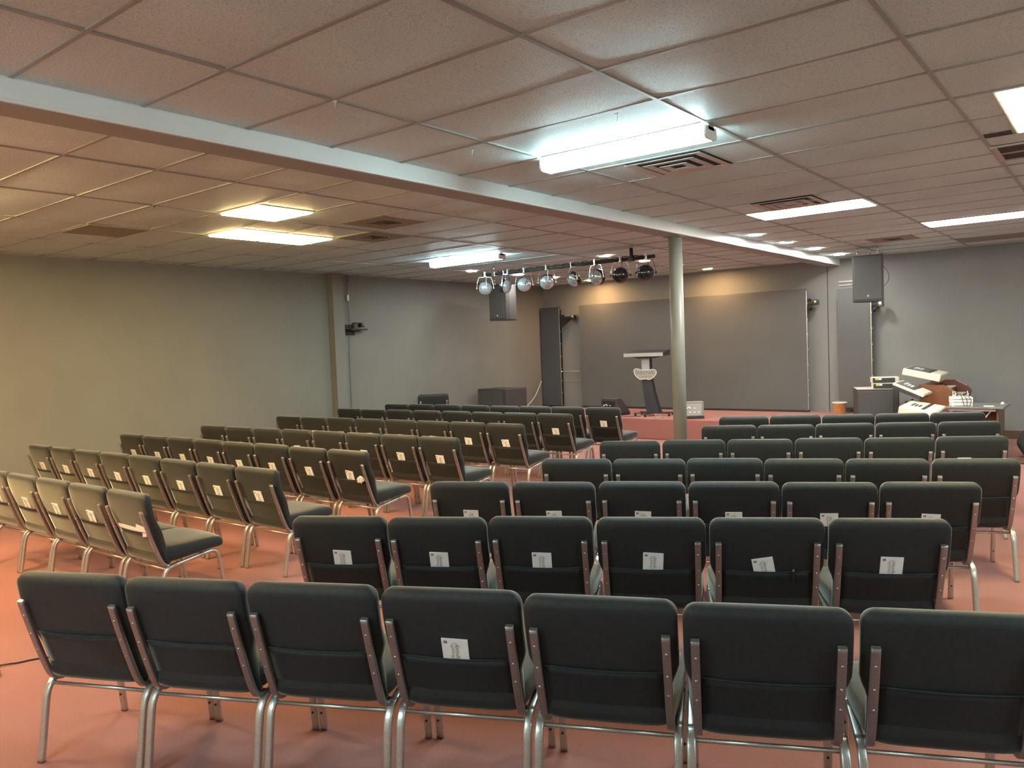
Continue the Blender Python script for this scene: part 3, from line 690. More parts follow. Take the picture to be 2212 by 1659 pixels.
def spot(i, X, kind, turn, tilt):
    z = 2.69
    t = thing('stage_spotlight', '%s spotlight hanging from the black pipe' % DESC[i], 'spotlight', (X, 9.78 - 0.02, z), math.radians(turn + 38), 'round spotlights on the pipe')
    R = 0.108
    # dome towards local -y
    T = Matrix.Rotation(PI / 2 + tilt, 4, 'X')
    bm = bmesh.new(); lathe(bm, [(R, -0.065), (R + 0.006, -0.06), (R + 0.006, -0.045), (R, -0.04), (R, 0.0)], 32, 0, T, True, True); obj('housing', bm, 'blackgloss', t)
    bm = bmesh.new(); pr = [(R * math.cos(a), 0.002 + 0.075 * math.sin(a)) for a in [PI / 2 * k / 9 for k in range(10)]]
    lathe(bm, pr, 32, 0, T); obj('rear_dome', bm, 'glass' if kind == 'c' else 'blackgloss', t)
    bm = bmesh.new(); lathe(bm, [(R - 0.006, -0.066), (R - 0.01, -0.07), (0.001, -0.074)], 32, 0, T); obj('lens', bm, 'glass', t)
    # yoke
    ym = 'chromebrushed' if i != 7 else 'black'
    bm = bmesh.new(); yp = [(-R - 0.022, 0, 0), (-R - 0.022, 0, 0.06), (-R + 0.01, 0, 0.165), (-R + 0.045, 0, 0.178), (R - 0.045, 0, 0.178), (R - 0.01, 0, 0.165), (R + 0.022, 0, 0.06), (R + 0.022, 0, 0)]
    sweep(bm, smooth_path(yp, 3), rrect(0.010, 0.0022, 0.001, 1), 0, False, (0, 1, 0)); obj('yoke', bm, ym, t)
    for s in (-1, 1):
        bm = bmesh.new(); lathe(bm, [(0.016, 0), (0.016, 0.014), (0.011, 0.024), (0.0, 0.025)], 12, 0, Matrix.Translation((s * (R + 0.018), 0, 0)) @ Matrix.Rotation(s * PI / 2, 4, 'Y')); obj('tilt_knob', bm, 'cap' if kind == 'b' else 'chromebrushed', t)
    bm = bmesh.new(); bevbox(bm, -0.018, 0.018, -0.03, 0.03, 0.178, 0.20, 0.003); bevbox(bm, -0.013, 0.013, -0.042, -0.03, 0.18, 0.26, 0.003); bevbox(bm, -0.013, 0.013, 0.03, 0.042, 0.18, 0.25, 0.003)
    tube(bm, [(0, 0, 0.168), (0, 0, 0.19)], 0.006, 8); tube(bm, [(0, -0.05, 0.235), (0, -0.03, 0.235)], 0.009, 8); obj('pipe_clamp', bm, 'chromebrushed', t)
    bm = bmesh.new(); tube(bm, smooth_path([(0.0, -0.07, 0.0), (0.03, -0.10, 0.05), (0.02, -0.05, 0.13), (0.03, -0.02, 0.2)], 5), 0.005, 6); obj('power_cable', bm, 'cap' if i not in (0, 3) else 'cable', t)
for i, (X, k, tu, ti) in enumerate(HEADS): spot(i, X, k, tu, ti)

# ------------------------------------------------------------------ hung loudspeakers
def hung_speaker(x, y, z0, deg, tiltx, h, label, front='grille'):
    t = thing('hanging_loudspeaker', label, 'loudspeaker', (x, y, z0), 0, 'black loudspeakers hung from the ceiling')
    t.rotation_euler = (tiltx, 0, math.radians(deg))
    w_, d_ = 0.215, 0.19
    pl = [(-w_, -d_), (w_, -d_), (w_, -d_ + 0.10), (w_ - 0.085, d_), (-w_ + 0.085, d_), (-w_, -d_ + 0.10)]
    bm = bmesh.new(); prism(bm, pl, 0, h, 'z'); obj('cabinet', bm, 'spk', t, bevel=0.012)
    bm = bmesh.new(); bevbox(bm, -w_ + 0.022, w_ - 0.022, -d_ - 0.012, -d_ + 0.002, 0.03, h - 0.02, 0.008); g_ = obj('grille', bm, front, t)
    bm = bmesh.new(); lathe(bm, [(0.017, -0.001), (0.017, 0.003), (0.0, 0.004)], 16, 0, Matrix.Translation((0.0, -d_ - 0.012, 0.085)) @ Matrix.Rotation(PI / 2, 4, 'X')); obj('badge', bm, 'steel', g_)
    up_ = Matrix.Rotation(-tiltx, 4, 'X')
    for (sx, sy) in ((-0.14, -0.10), (0.14, -0.10), (0.03, 0.12)):
        b_ = Vector((sx, sy, h)); L_ = (CH - 0.006) - (z0 + h) - 0.012
        bm = bmesh.new()
        bmesh.ops.create_circle(bm, segments=3, radius=0.001)
        bm.clear()
        n_ = 12
        for k in range(2):
            pts = [(b_.x + 0.012 * math.cos(a) * (1 if k else 0), b_.y + 0.012 * math.cos(a) * (0 if k else 1), b_.z + 0.02 + 0.028 * k + 0.018 * math.sin(a)) for a in [2 * PI * j / n_ for j in range(n_)]]
            sweep(bm, pts, circ(0.0055, 6), 0, True, (0.3, 0.2, 0.9), False, True)
        tube(bm, [(b_.x, b_.y, b_.z - 0.004), (b_.x, b_.y, b_.z + 0.01)], 0.01, 8)
        tube(bm, [(b_.x, b_.y, b_.z + 0.05), (b_.x, b_.y, b_.z + max(0.06, L_))], 0.009, 8)
        obj('suspension_shackle', bm, 'chromebrushed', t)
    return t
hung_speaker(-3.15, 12.9, 2.215, 13, 0.0, 0.70, 'black loudspeaker hung from the ceiling in front of the narrow right screen')
bm = bmesh.new(); tube(bm, smooth_path([(0, 0, 0), (0.07, -0.02, -0.1), (0.08, -0.02, -0.22), (0.0, 0, -0.32)], 6), 0.004, 6)
tag(obj('speaker_cable', bm, 'cap', None, (-2.93, 12.87, 2.75)), 'thin black cable looping off the side of the right hung speaker', 'cable')
hung_speaker(-9.18, 11.55, 2.235, -5, 0.0, 0.66, 'black loudspeaker hung from the ceiling near the left wall, behind two spotlights')

# ------------------------------------------------------------------ screens on the back wall
def screen(name, x0, x1, z0, z1, label, m, y=14.30, seams=None):
    t = thing(name, label, 'screen', ((x0 + x1) / 2, y, z0)); a = (x1 - x0) / 2; h = z1 - z0
    bm = bmesh.new(); bevbox(bm, -a, a, 0, 0.03, 0.035, h, 0.002)
    obj('display_surface', bm, m, t)
    bm = bmesh.new(); box(bm, -a + 0.06, a - 0.07, 0.03, YW - y - 0.002, 0.06, h - 0.04); obj('backing_cabinet', bm, 'black', t)
    bm = bmesh.new(); bevbox(bm, -a, a, -0.004, 0.10, 0.0, 0.034, 0.003)
    for k in range(int(a * 2 / 0.5)): bevbox(bm, -a + 0.2 + k * 0.5, -a + 0.26 + k * 0.5, -0.012, 0.0, 0.0, 0.018, 0.002)
    obj('bottom_rail', bm, 'black', t)
    bm = bmesh.new(); bevbox(bm, a - 0.001, a + 0.010, 0.0, 0.012, 0.03, h - 0.02, 0.002)
    k = 0.3
    while k < h - 0.1: bevbox(bm, a, a + 0.02, 0.0, 0.03, k, k + 0.022, 0.003); k += 0.27
    obj('edge_strip', bm, 'silverline', t)
    bm = bmesh.new(); bevbox(bm, -a, a, 0.014, 0.06, h, h + 0.022, 0.003); obj('top_rail', bm, m, t)
    return t
screen('wide_screen', -9.33, -4.53, ST + 0.002, 2.55, 'very wide dark grey screen covering the middle of the back wall', 'screen')
screen('narrow_screen', -10.36, -9.86, ST + 0.002, 2.55, 'narrow dark screen standing in the left corner of the stage', 'screendark')
screen('narrow_screen', -4.0, -3.46, ST + 0.06, 2.50, 'narrow grey screen right of the wall joint, partly behind the hung speaker', 'screen')
def bracket(x, z, L, label):
    t = thing('bracket_arm', label, 'bracket', (x, 14.31, z), 0, 'black bracket arms beside the screens')
    bm = bmesh.new(); bevbox(bm, 0.0, 0.012, -0.02, 0.17, -0.10, 0.10, 0.003); obj('mounting_plate', bm, 'black', t)
    bm = bmesh.new(); bevbox(bm, 0.012, L, -0.02, 0.04, 0.0, 0.05, 0.004); obj('arm', bm, 'black', t)
    bm = bmesh.new(); bevbox(bm, L - 0.06, L + 0.02, -0.045, 0.06, -0.02, 0.075, 0.008); h_ = obj('end_block', bm, 'blackgloss', t)
    bm = bmesh.new(); tube(bm, [(L - 0.02, -0.06, 0.04), (L - 0.02, 0.07, 0.04)], 0.02, 12); obj('clamp_bolt', bm, 'chrome', h_)
    bm = bmesh.new(); prism(bm, [(0.012, -0.20 * min(1, L * 3)), (0.012, 0.0), (L - 0.05, 0.0)], 0.0, 0.02); obj('brace', bm, 'black', t)  # dark triangle under the arm stands in for its diagonal shadow
bracket(-9.84, 2.30, 0.37, 'black bracket arm at the right edge of the left corner screen')
bracket(-4.50, 2.29, 0.16, 'black bracket arm at the right edge of the wide screen')
bracket(-3.44, 2.20, 0.16, 'black bracket arm just under the hung right speaker')
t = thing('thin_rod', 'thin pale rod reaching from the left corner screen to the wide screen', 'rod', (-9.82, 14.27, 1.155))
bm = bmesh.new(); tube(bm, [(-0.02, 0, 0), (0.46, 0, 0.006)], 0.008, 8); obj('rod_shaft', bm, 'steel', t)
bm = bmesh.new(); bmesh.ops.create_uvsphere(bm, u_segments=12, v_segments=8, radius=0.024); obj('knob', bm, 'chromebrushed', t)
bm = bmesh.new(); tube(bm, smooth_path([(-10.32, 14.2, 0.95), (-10.33, 14.1, 0.80), (-10.30, 13.9, 0.62), (-10.26, 13.6, 0.47), (-10.2, 13.3, 0.385), (-9.9, 13.0, 0.380), (-9.6, 13.1, 0.380)], 6), 0.009, 8)
tag(obj('white_cable', bm, 'cable'), 'thick white cable drooping from the left corner screen onto the stage', 'cable')

# camera shelf on the left wall
t = thing('wall_camera', 'small camera with bright lens on a black shelf on the left wall', 'camera', (XW, 8.85, 2.12))
bm = bmesh.new(); bevbox(bm, 0.0, 0.16, -0.10, 0.26, 0, 0.025, 0.004); bevbox(bm, 0.0, 0.012, -0.10, 0.10, -0.08, 0.10, 0.003); obj('shelf', bm, 'black', t)
bm = bmesh.new(); bevbox(bm, 0.05, 0.07, 0.02, 0.04, 0.025, 0.13, 0.003); bevbox(bm, 0.05, 0.14, 0.02, 0.16, 0.115, 0.13, 0.003); obj('bracket_frame', bm, 'black', t)
bm = bmesh.new(); bevbox(bm, 0.06, 0.15, 0.13, 0.20, 0.05, 0.115, 0.008); b_ = obj('camera_body', bm, 'blackgloss', t)
bm = bmesh.new(); bmesh.ops.create_uvsphere(bm, u_segments=12, v_segments=8, radius=0.024); obj('lens', bm, 'chrome', b_, (0.155, 0.165, 0.085))
bm = bmesh.new(); tube(bm, [(0.02, 0, 0.02), (0.015, -0.01, 0.58), (0.012, 0.0, CH - 2.125)], 0.006, 6); bevbox(bm, 0.0, 0.03, -0.05, 0.0, 0.50, 0.60, 0.004); obj('feed_cable', bm, 'steel', t)
bm = bmesh.new(); tube(bm, [(XW + 0.008, 8.80, 0.02), (XW + 0.008, 8.82, 2.05)], 0.005, 6); tag(obj('wall_cable', bm, 'wall'), 'thin cable running down the left wall below the small camera', 'cable')

# ------------------------------------------------------------------ stage furniture
# lectern
LX0, LY0 = -7.03, 13.02
t = thing('lectern', 'slim dark lectern with wide grey top, pale sign and wheeled base on the stage', 'lectern', (LX0, LY0, ST), math.radians(10))
bm = bmesh.new(); prism(bm, [(-0.37, 1.10), (0.37, 1.10), (0.37, 1.165), (-0.37, 1.165)], -0.24, -0.215); obj('front_fascia', bm, 'pewter', t)
bm = bmesh.new(); prism(bm, [(-0.215, 1.102), (-0.215, 1.163), (0.22, 1.215), (0.22, 1.11)], -0.368, 0.368, 'x'); obj('desk_top', bm, 'navy', t)
bm = bmesh.new(); prism(bm, [(-0.25, 1.10), (0.30, 1.10), (0.12, 1.062), (-0.12, 1.062)], -0.16, 0.16); obj('under_tray', bm, 'navy', t)
bm = bmesh.new(); bevbox(bm, -0.075, 0.075, -0.115, -0.10, 0.70, 1.065, 0.002); obj('front_neck_panel', bm, 'pewter', t)
bm = bmesh.new()
rings = []
for k in range(15):
    z = 0.055 + 1.01 * k / 14; s = max(0, 1 - z / 0.80)
    off = 0.13 * s ** 1.5 ; hw = 0.085 + 0.035 * s; y0_, y1_ = -0.10 - 0.01 * s, 0.03 + 0.06 * s
    rings.append([Vector((-hw + off, y0_, z)), Vector((hw + off, y0_, z)), Vector((hw + off, y1_, z)), Vector((-hw + off, y1_, z))])
loft(bm, rings, smooth=False); obj('curved_column', bm, 'navy', t, bevel=0.006)
def sign_outline():
    pts = [(-0.215, 0.055), (-0.20, 0.085), (-0.165, 0.098), (-0.11, 0.088), (-0.06, 0.072), (0.0, 0.068), (0.07, 0.072), (0.13, 0.082), (0.175, 0.078), (0.205, 0.055), (0.215, 0.02), (0.195, -0.025), (0.15, -0.07), (0.10, -0.10), (0.055, -0.108), (0.03, -0.095), (-0.05, -0.098), (-0.095, -0.10), (-0.15, -0.062), (-0.195, -0.01)]
    P_ = smooth_path([Vector((a, 0, b)) for a, b in pts + [pts[0]]], 4)[:-1]
    return [(p_.x, p_.z + 0.78) for p_ in P_]
so = sign_outline()
bm = bmesh.new(); prism(bm, so, -0.145, -0.125, 'y'); sg = obj('name_sign', bm, 'signp', t)
bm = bmesh.new(); sweep(bm, [(a, -0.147, b) for a, b in so], circ(0.006, 6), 0, True, (0, 1, 0), False, True); obj('sign_rim', bm, 'fix', sg)
text_obj('sign_lettering', 'ARENA', 0.098, 'ink', sg, (0.0, -0.1465, 0.80), (PI / 2, 0, 0), 0.001)
text_obj('sign_lettering', 'CHURCH', 0.058, 'ink', sg, (0.0, -0.1465, 0.728), (PI / 2, 0, 0), 0.001)
bm = bmesh.new()
for s in (-1, 1):
    for r in (0.0, 0.025):
        pts = [(s * (0.160 + r - 0.03 * (k / 4 - 1) ** 2), -0.1475, 0.755 + 0.018 * k) for k in range(7)]
        sweep(bm, pts, [(0.003, 0.001), (-0.003, 0.001), (-0.003, -0.001), (0.003, -0.001)], 0, False, (1, 0, 0))
obj('sign_arcs', bm, 'ink', sg)
for a in (200, 340, 260, 20, 150):
    ca, sa = math.cos(math.radians(a)), math.sin(math.radians(a)); ox = 0.10
    bm = bmesh.new(); T = Matrix.Translation((ox, 0, 0)) @ Matrix.Rotation(math.radians(a), 4, 'Z'); bevbox(bm, 0.0, 0.36, -0.02, 0.02, 0.045, 0.062, 0.003, 0, T); lg = obj('base_arm', bm, 'cap', t)
    bm = bmesh.new(); lathe(bm, [(0.0, -0.012), (0.022, -0.012), (0.024, 0), (0.022, 0.012), (0.0, 0.012)], 14, 0, Matrix.Translation((ox + 0.34 * ca, 0.34 * sa, 0.0242)) @ Matrix.Rotation(PI / 2, 4, 'X')); obj('caster', bm, 'cap', lg)

# floor monitors
def monitor(x, y, deg, label, m, size=1.0):
    t = thing('floor_monitor', label, 'stage monitor', (x, y, ST), math.radians(deg), 'wedge floor monitors on the stage')
    w_, h, d = 0.20 * size, 0.30 * size, 0.34 * size
    prof = [(0.0, 0.0), (d, 0.0), (d, 0.05), (0.13, h), (0.0, h)]
    bm = bmesh.new(); prism(bm, prof, -w_, w_, 'x'); obj('wedge_cabinet', bm, m, t, bevel=0.008)
    bm = bmesh.new(); bevbox(bm, -w_ * 0.8, w_ * 0.8, -0.008, 0.003, 0.06, h - 0.04, 0.003)
    cp = obj('rear_panel', bm, 'pewter' if m == 'steelgrey' else 'black', t)
    bm = bmesh.new()
    for k in range(7):
        xx = -w_ * 0.65 + (k % 4) * w_ * 0.38; zz = 0.11 + 0.07 * (k // 4)
        bevbox(bm, xx, xx + 0.03, -0.014, -0.006, zz, zz + 0.018, 0.002)
    tube(bm, [(-w_ * 0.7, -0.016, 0.16), (-w_ * 0.2, -0.02, 0.215)], 0.006, 6)
    obj('panel_markings', bm, 'whitep', cp)
    bm = bmesh.new(); bevbox(bm, -w_ - 0.004, w_ + 0.004, -0.01, d * 0.9, 0.0, 0.05, 0.006); obj('rubber_foot', bm, 'cap', t)
    return t
MT['lighttop'] = mat('pale_dusty_top', (0.52, 0.47, 0.44), 0.6)  # subwoofer top paled, lamp glare put into its colour
MT['steelgrey'] = mat('grey_monitor_paint', (0.24, 0.245, 0.225), 0.5)
monitor(-5.98, 12.64, 36, 'light grey floor monitor with control panel just right of the post', 'steelgrey')
monitor(-7.78, 12.85, -14, 'dark floor monitor behind the farthest left row aisle seat', 'spk', 1.05)
bm = bmesh.new(); tube(bm, smooth_path([(0, 0, 0.01), (0.02, 0.05, 0.12), (0.0, 0.02, 0.04), (0.08, -0.06, 0.006), (0.2, -0.03, 0.006), (0.3, 0.05, 0.006), (0.45, 0.02, 0.006)], 6), 0.005, 6)
tag(obj('black_cable', bm, 'cap', None, (-7.50, 12.72, ST)), 'tangled black cable on the stage beside the dark floor monitor', 'cable')
bm = bmesh.new(); tube(bm, smooth_path([(0, 0, 0.006), (0.1, 0.06, 0.006), (0.18, -0.03, 0.03), (0.08, -0.06, 0.008), (0.0, 0.05, 0.05), (0.22, 0.02, 0.006)], 6), 0.006, 6)
tag(obj('grey_cable', bm, 'steel', None, (-6.72, 12.66, ST)), 'coiled grey cable on the stage edge left of the post', 'cable')

def subwoofer(x, y, z, deg, w_, d_, h, label, top='sub'):
    t = thing('subwoofer', label, 'subwoofer', (x, y, z), math.radians(deg))
    bm = bmesh.new(); bevbox(bm, -w_, w_, -d_, d_, 0, h, 0.012); obj('cabinet', bm, 'sub', t)
    bm = bmesh.new(); bevbox(bm, -w_ + 0.02, w_ * 0.72, -d_ - 0.01, -d_ + 0.002, 0.03, h - 0.03, 0.006); obj('grille', bm, 'grille', t)
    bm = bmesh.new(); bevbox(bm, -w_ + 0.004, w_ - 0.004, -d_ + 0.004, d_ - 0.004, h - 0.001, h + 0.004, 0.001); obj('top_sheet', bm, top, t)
    return t
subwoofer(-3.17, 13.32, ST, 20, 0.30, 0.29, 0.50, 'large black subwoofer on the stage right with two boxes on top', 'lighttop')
subwoofer(-9.72, 12.05, 0.0, -3, 0.38, 0.30, 0.93, 'large black subwoofer cabinet standing by the left wall before the stage')
# cartons on the sub
def carton(x, y, z, deg, label):
    t = thing('small_carton', label, 'box', (x, y, z), math.radians(deg), 'small cartons on the subwoofer')
    bm = bmesh.new(); bevbox(bm, -0.19, 0.19, -0.12, 0.12, 0, 0.088, 0.004); obj('carton_body', bm, 'cream', t)
    bm = bmesh.new(); bevbox(bm, -0.185, 0.13, -0.124, -0.119, 0.004, 0.078, 0.001); f_ = obj('front_print', bm, 'dgrey', t)
    bm = bmesh.new(); bevbox(bm, -0.15, -0.10, -0.127, -0.122, 0.045, 0.078, 0.001); obj('green_label', bm, 'green', f_)
    bm = bmesh.new(); bevbox(bm, -0.098, -0.06, -0.127, -0.122, 0.048, 0.075, 0.001); obj('white_label', bm, 'whitep', f_)
carton(-3.00, 13.22, ST + 0.505, 20, 'lower pale carton with green label on the right subwoofer')
carton(-3.01, 13.215, ST + 0.595, 21, 'upper pale carton with green label, topmost on the right subwoofer')
# gold bucket
t = thing('gold_bucket', 'gold foil bucket with white rim on the stage beside the right subwoofer', 'bucket', (-3.88, 13.9, ST))
bm = bmesh.new(); lathe(bm, [(0.085, 0), (0.088, 0.004), (0.108, 0.21), (0.110, 0.215), (0.104, 0.21), (0.084, 0.008), (0.0, 0.008)], 30, close=False); obj('bucket_body', bm, 'gold', t)
bm = bmesh.new(); lathe(bm, [(0.104, 0.206), (0.118, 0.206), (0.120, 0.216), (0.112, 0.224), (0.103, 0.218)], 30, close=False); obj('rim', bm, 'whitep', t)

# ------------------------------------------------------------------ organ, keyboards, table on the right
t = thing('wooden_organ', 'reddish brown wooden organ console with two cream key manuals near the back wall', 'organ', (-2.20, 13.1, 0), math.radians(0))
side_p = [(-0.30, 0.0), (0.10, 0.0), (0.10, 0.60), (0.17, 0.70), (0.22, 0.80), (0.16, 0.86), (0.03, 0.935), (-0.30, 0.95)]
bm = bmesh.new(); prism(bm, side_p, -0.05, 0.0, 'y'); obj('near_side_panel', bm, 'wood', t, bevel=0.008)
side_q = [(-0.30, 0.0), (0.10, 0.0), (0.10, 0.60), (0.24, 0.70), (0.27, 0.80), (0.21, 0.88), (0.06, 0.965), (-0.30, 0.98)]
bm = bmesh.new(); prism(bm, side_q, 0.85, 0.90, 'y'); obj('far_side_panel', bm, 'redwood', t, bevel=0.008)
bm = bmesh.new(); box(bm, -0.30, -0.13, 0.0, 0.85, 0.05, 0.93); box(bm, -0.13, 0.09, 0.0, 0.85, 0.05, 0.60); obj('case', bm, 'redwood', t)
for (x0, x1, z) in ((-0.05, 0.07, 0.86), (0.06, 0.21, 0.76)):
    bm = bmesh.new(); box(bm, x0 - 0.08, x1, 0.01, 0.84, z - 0.06, z, 1)
    for k in range(29): box(bm, x0, x1, 0.03 + k * 0.0262, 0.03 + k * 0.0262 + 0.0245, z, z + 0.018, 0)
    obj('key_manual', bm, ['cream', 'redwood'], t)
# keyboards: local x = depth towards the player (keys at +x), y = long axis
def keyboard(loc, R_, L, D, H, label, top='greyp', variant=0):
    t = thing('electronic_keyboard', label, 'keyboard', loc, 0, 'cream electronic keyboards stacked by the organ', rot=R_)
    bm = bmesh.new(); bevbox(bm, -D / 2, D / 2, -L / 2, L / 2, 0, H, 0.012); obj('casing', bm, 'cream', t)
    if variant == 1:
        bm = bmesh.new(); bevbox(bm, -D / 2 + 0.01, D / 2 - 0.03, -L / 2 + 0.01, L / 2 - 0.01, -0.05, 0.002, 0.008); obj('base_tray', bm, 'dgrey', t)
    bm = bmesh.new(); bevbox(bm, -D / 2 + 0.03, D / 2 - 0.15, -L / 2 + 0.03, L / 2 - 0.03, H - 0.004, H + 0.006, 0.003); tp = obj('control_panel', bm, top, t)
    bm = bmesh.new()
    for k in range(10):
        xx = -D / 2 + 0.10 + (k % 3) * 0.045; yy = -L / 2 + 0.22 + (k // 3) * 0.07
        bevbox(bm, xx, xx + 0.028, yy, yy + 0.045, H + 0.006, H + 0.012, 0.002)
    obj('buttons', bm, 'whitep' if variant < 2 else 'dgrey', tp)
    bm = bmesh.new(); bevbox(bm, D / 2 - 0.20, D / 2 - 0.155, -L / 2 + 0.05, L / 2 - 0.05, H + 0.004, H + 0.009, 0.002); obj('display_strip', bm, 'dgrey', tp)
    bm = bmesh.new(); n_ = int((L - 0.06) / 0.0236)
    for k in range(n_): box(bm, D / 2 - 0.145, D / 2 - 0.012, -L / 2 + 0.03 + k * 0.0236, -L / 2 + 0.0525 + k * 0.0236, H - 0.002, H + 0.008)
    obj('white_keys', bm, 'cream', t)
    return t
keyboard((-2.46, 13.30, 1.045), (0.02, 0.22, 0.0), 0.66, 0.52, 0.10, 'cream keyboard with grey top, tilted, topmost on the organ')
keyboard((-2.50, 12.60, 0.895), (0.0, 0.42, 0.0), 0.62, 0.44, 0.04, 'tilted cream keyboard with dark tray on a stand, left of the organ', 'greyp', 1)
keyboard((-2.27, 12.05, 0.605), (0.03, 0.18, 0.0), 0.78, 0.46, 0.10, 'lowest cream keyboard, just behind the farthest right row of chairs', 'cream', 2)
t = thing('keyboard_stand', 'black tubular stand holding the tilted keyboard beside the subwoofer', 'stand', (-2.45, 12.62, 0))
for s in (-1, 1):
    bm = bmesh.new(); tube(bm, [(-0.30, s * 0.2, 0.015), (0.10, s * 0.2, 0.66)], 0.017, 10); tube(bm, [(0.25, s * 0.2, 0.015), (-0.10, s * 0.2, 0.74)], 0.017, 10); obj('crossed_legs', bm, 'cap', t)
bm = bmesh.new(); tube(bm, [(0.02, -0.25, 0.42), (0.02, 0.25, 0.42)], 0.014, 10); obj('cross_brace', bm, 'steel', t)
t = thing('low_stand', 'black low stand under the lowest cream keyboard', 'stand', (-2.20, 12.05, 0))
for s in (-1, 1):
    bm = bmesh.new(); tube(bm, [(-0.18, s * 0.25, 0.015), (0.16, s * 0.25, 0.50)], 0.015, 10); tube(bm, [(0.2, s * 0.25, 0.015), (-0.16, s * 0.25, 0.545)], 0.015, 10); obj('crossed_legs', bm, 'cap', t)
bm = bmesh.new(); tube(bm, [(0.0, -0.27, 0.26), (0.0, 0.27, 0.26)], 0.012, 10); obj('cross_brace', bm, 'cap', t)

t = thing('folding_table', 'grey-topped folding table with wooden end panel near the back wall', 'table', (-1.56, 12.25, 0), math.radians(0))
bm = bmesh.new(); bevbox(bm, -0.40, 0.27, -0.34, 0.42, 0.690, 0.712, 0.005); obj('table_top', bm, 'table', t)
bm = bmesh.new(); bevbox(bm, 0.18, 0.205, -0.26, 0.36, 0.0, 0.69, 0.004); obj('end_panel', bm, 'oak', t)
bm = bmesh.new(); bevbox(bm, -0.36, 0.18, 0.33, 0.35, 0.25, 0.66, 0.004); obj('modesty_panel', bm, 'redwood', t)
bm = bmesh.new(); bevbox(bm, -0.37, 0.18, -0.30, -0.275, 0.655, 0.688, 0.003); obj('apron_rail', bm, 'steel', t)
for x0, x1 in ((-0.05, 0.12), (-0.20, -0.34)):
    bm = bmesh.new(); tube(bm, [(x0, -0.29, 0.42), (x1, -0.29, 0.66)], 0.009, 8); obj('strut', bm, 'steel', t)
for x in (-0.34, -0.05):
    bm = bmesh.new(); tube(bm, [(x, -0.29, 0.0), (x, -0.29, 0.67)], 0.013, 8); obj('leg', bm, 'steel', t)
# equipment stack on the table
def unit(z, h, w_, label, m='whitep'):
    t = thing('audio_unit', label, 'audio equipment', (-1.80, 12.08, z), math.radians(18), 'white audio units stacked on the table')
    bm = bmesh.new(); bevbox(bm, -w_, w_, -0.10, 0.13, 0, h, 0.004); obj('casing', bm, m, t)
    bm = bmesh.new(); bevbox(bm, -w_ * 0.9, w_ * 0.9, -0.104, -0.099, h * 0.25, h * 0.5, 0.001); obj('front_strip', bm, 'steel', t)
    return t
unit(0.7125, 0.045, 0.12, 'lower white audio unit of the stack on the grey table')
unit(0.7585, 0.042, 0.125, 'middle white audio unit of the stack on the grey table')
u_ = unit(0.8015, 0.035, 0.125, 'top white mixer with plugs and cables on the grey table')
bm = bmesh.new()
for k in range(9):
    x = -0.11 + 0.025 * k; hh = 0.02 + 0.03 * ((k * 7) % 3) / 2
    tube(bm, [(x, -0.04 + 0.03 * (k % 3), 0.034), (x + 0.004, -0.04 + 0.03 * (k % 3), 0.034 + hh)], 0.006, 6)
for k in (1, 2, 8):
    x = -0.11 + 0.025 * k; tube(bm, [(x, 0.06, 0.034), (x, 0.06, 0.11)], 0.007, 6)
bm.free()
for k in range(9):
    x = -0.11 + 0.025 * k; hh = 0.02 + 0.03 * ((k * 7) % 3) / 2
    bm = bmesh.new(); tube(bm, [(x, -0.04 + 0.03 * (k % 3), 0.034), (x + 0.004, -0.04 + 0.03 * (k % 3), 0.034 + hh)], 0.006, 6); obj('plug', bm, 'chromebrushed', u_)
for k in (1, 2, 8):
    x = -0.11 + 0.025 * k; bm = bmesh.new(); tube(bm, [(x, 0.06, 0.034), (x, 0.06, 0.11)], 0.007, 6); obj('tall_plug', bm, 'chromebrushed', u_)
bm = bmesh.new()
for k in range(3): tube(bm, smooth_path([(-0.06 + 0.05 * k, -0.02, 0.06), (-0.02 + 0.03 * k, -0.10, 0.075), (0.0 + 0.05 * k, -0.12, 0.0), (0.02 + 0.03 * k, -0.115, -0.08)], 5), 0.004, 6)
obj('cables', bm, 'cap', u_)
bm = bmesh.new(); bevbox(bm, -0.06, 0.06, -0.012, 0.012, 0, 0.014, 0.004); tag(obj('white_adapter', bm, 'whitep', None, (-1.47, 12.03, 0.7125), (0, 0, 0.3)), 'thin white adapter lying on the grey table right of the audio units', 'adapter')
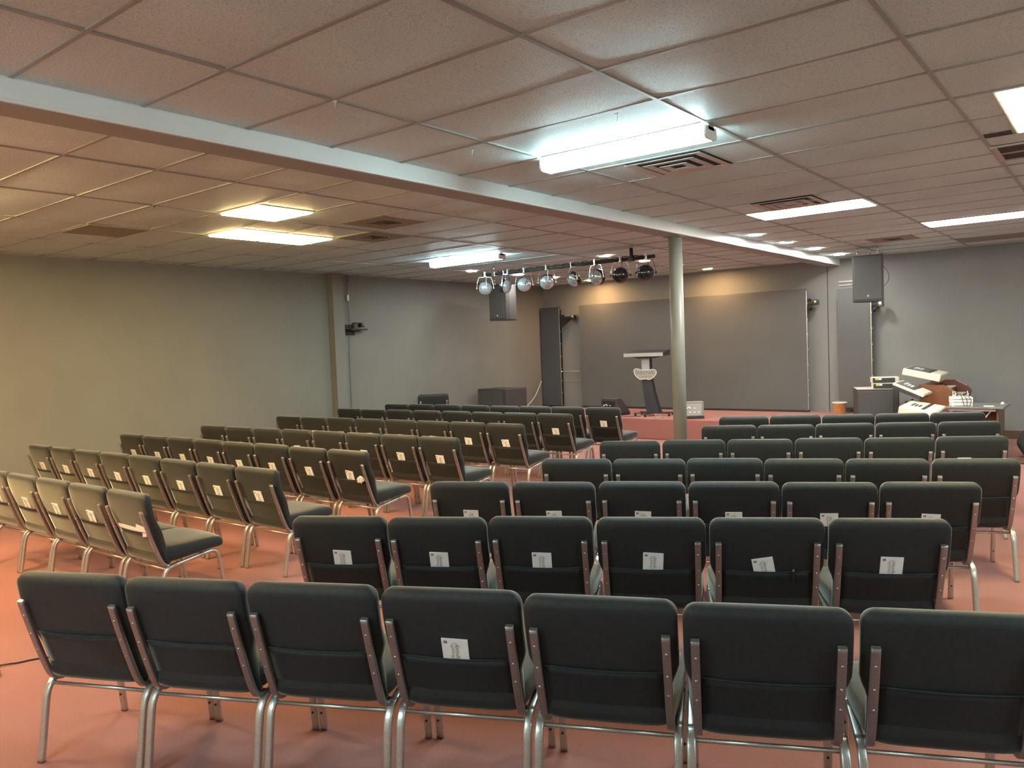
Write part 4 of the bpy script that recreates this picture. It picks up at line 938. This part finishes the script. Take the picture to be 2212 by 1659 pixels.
bm = bmesh.new(); lathe(bm, [(0.022, 0), (0.024, 0.01), (0.012, 0.03), (0.0, 0.032)], 12); tag(obj('small_white_knob', bm, 'whitep', None, (-1.36, 12.45, 0.7125)), 'small white knob near the far edge of the grey table', 'knob')
# dark bag at the right edge
bm = bmesh.new(); bmesh.ops.create_icosphere(bm, subdivisions=4, radius=0.3)
for v in bm.verts:
    n_ = v.co.normalized(); v.co = Vector((v.co.x * 1.1, v.co.y * 0.9, v.co.z * 0.85)) * (1 + 0.05 * math.sin(7 * n_.x + 3) * math.cos(5 * n_.z)); v.co.z = max(v.co.z, -0.2)
for f in bm.faces: f.smooth = True
t = thing('dark_bag', 'dark rounded bag on the floor by the back wall, cut by the right edge', 'bag', (-0.86, 12.45, 0.0))
obj('bag_body', bm, 'spk', t, (0, 0, 0.2))
bm = bmesh.new(); tube(bm, smooth_path([(-0.15, 0, 0.42), (-0.08, 0, 0.53), (0.08, 0, 0.53), (0.15, 0, 0.42)], 5), 0.014, 8); obj('handle', bm, 'cap', t)
bm = bmesh.new(); bevbox(bm, -0.35, 0.35, -0.16, 0.16, 0, 0.03, 0.01); tag(obj('floor_shadow', bm, 'base', None, (-1.10, 12.0, 0.0), (0, 0, 0.5)), 'dark flat mat lying on the carpet near the dark bag', 'shadow')  # thin dark slab put where shadow falls on the floor

# black cord on the carpet at the lower left
bm = bmesh.new(); tube(bm, smooth_path([(-5.35, 1.52, 0.006), (-5.22, 1.62, 0.006), (-5.17, 1.69, 0.01), (-5.14, 1.76, 0.006), (-5.10, 1.86, 0.006), (-4.9, 2.1, 0.006), (-4.5, 2.3, 0.006)], 6), 0.005, 6)
tag(obj('long_cord', bm, 'cap'), 'thin black cord running over the carpet beside the nearest right row', 'cord')
bm = bmesh.new(); bevbox(bm, -0.05, 0.05, -0.03, 0.03, 0, 0.035, 0.01); tag(obj('cord_adapter', bm, 'cap', None, (-5.06, 1.575, 0.0), (0, 0, 0.9)), 'small black adapter on the carpet at the lower left edge', 'adapter')

if bfirst[0]: pass
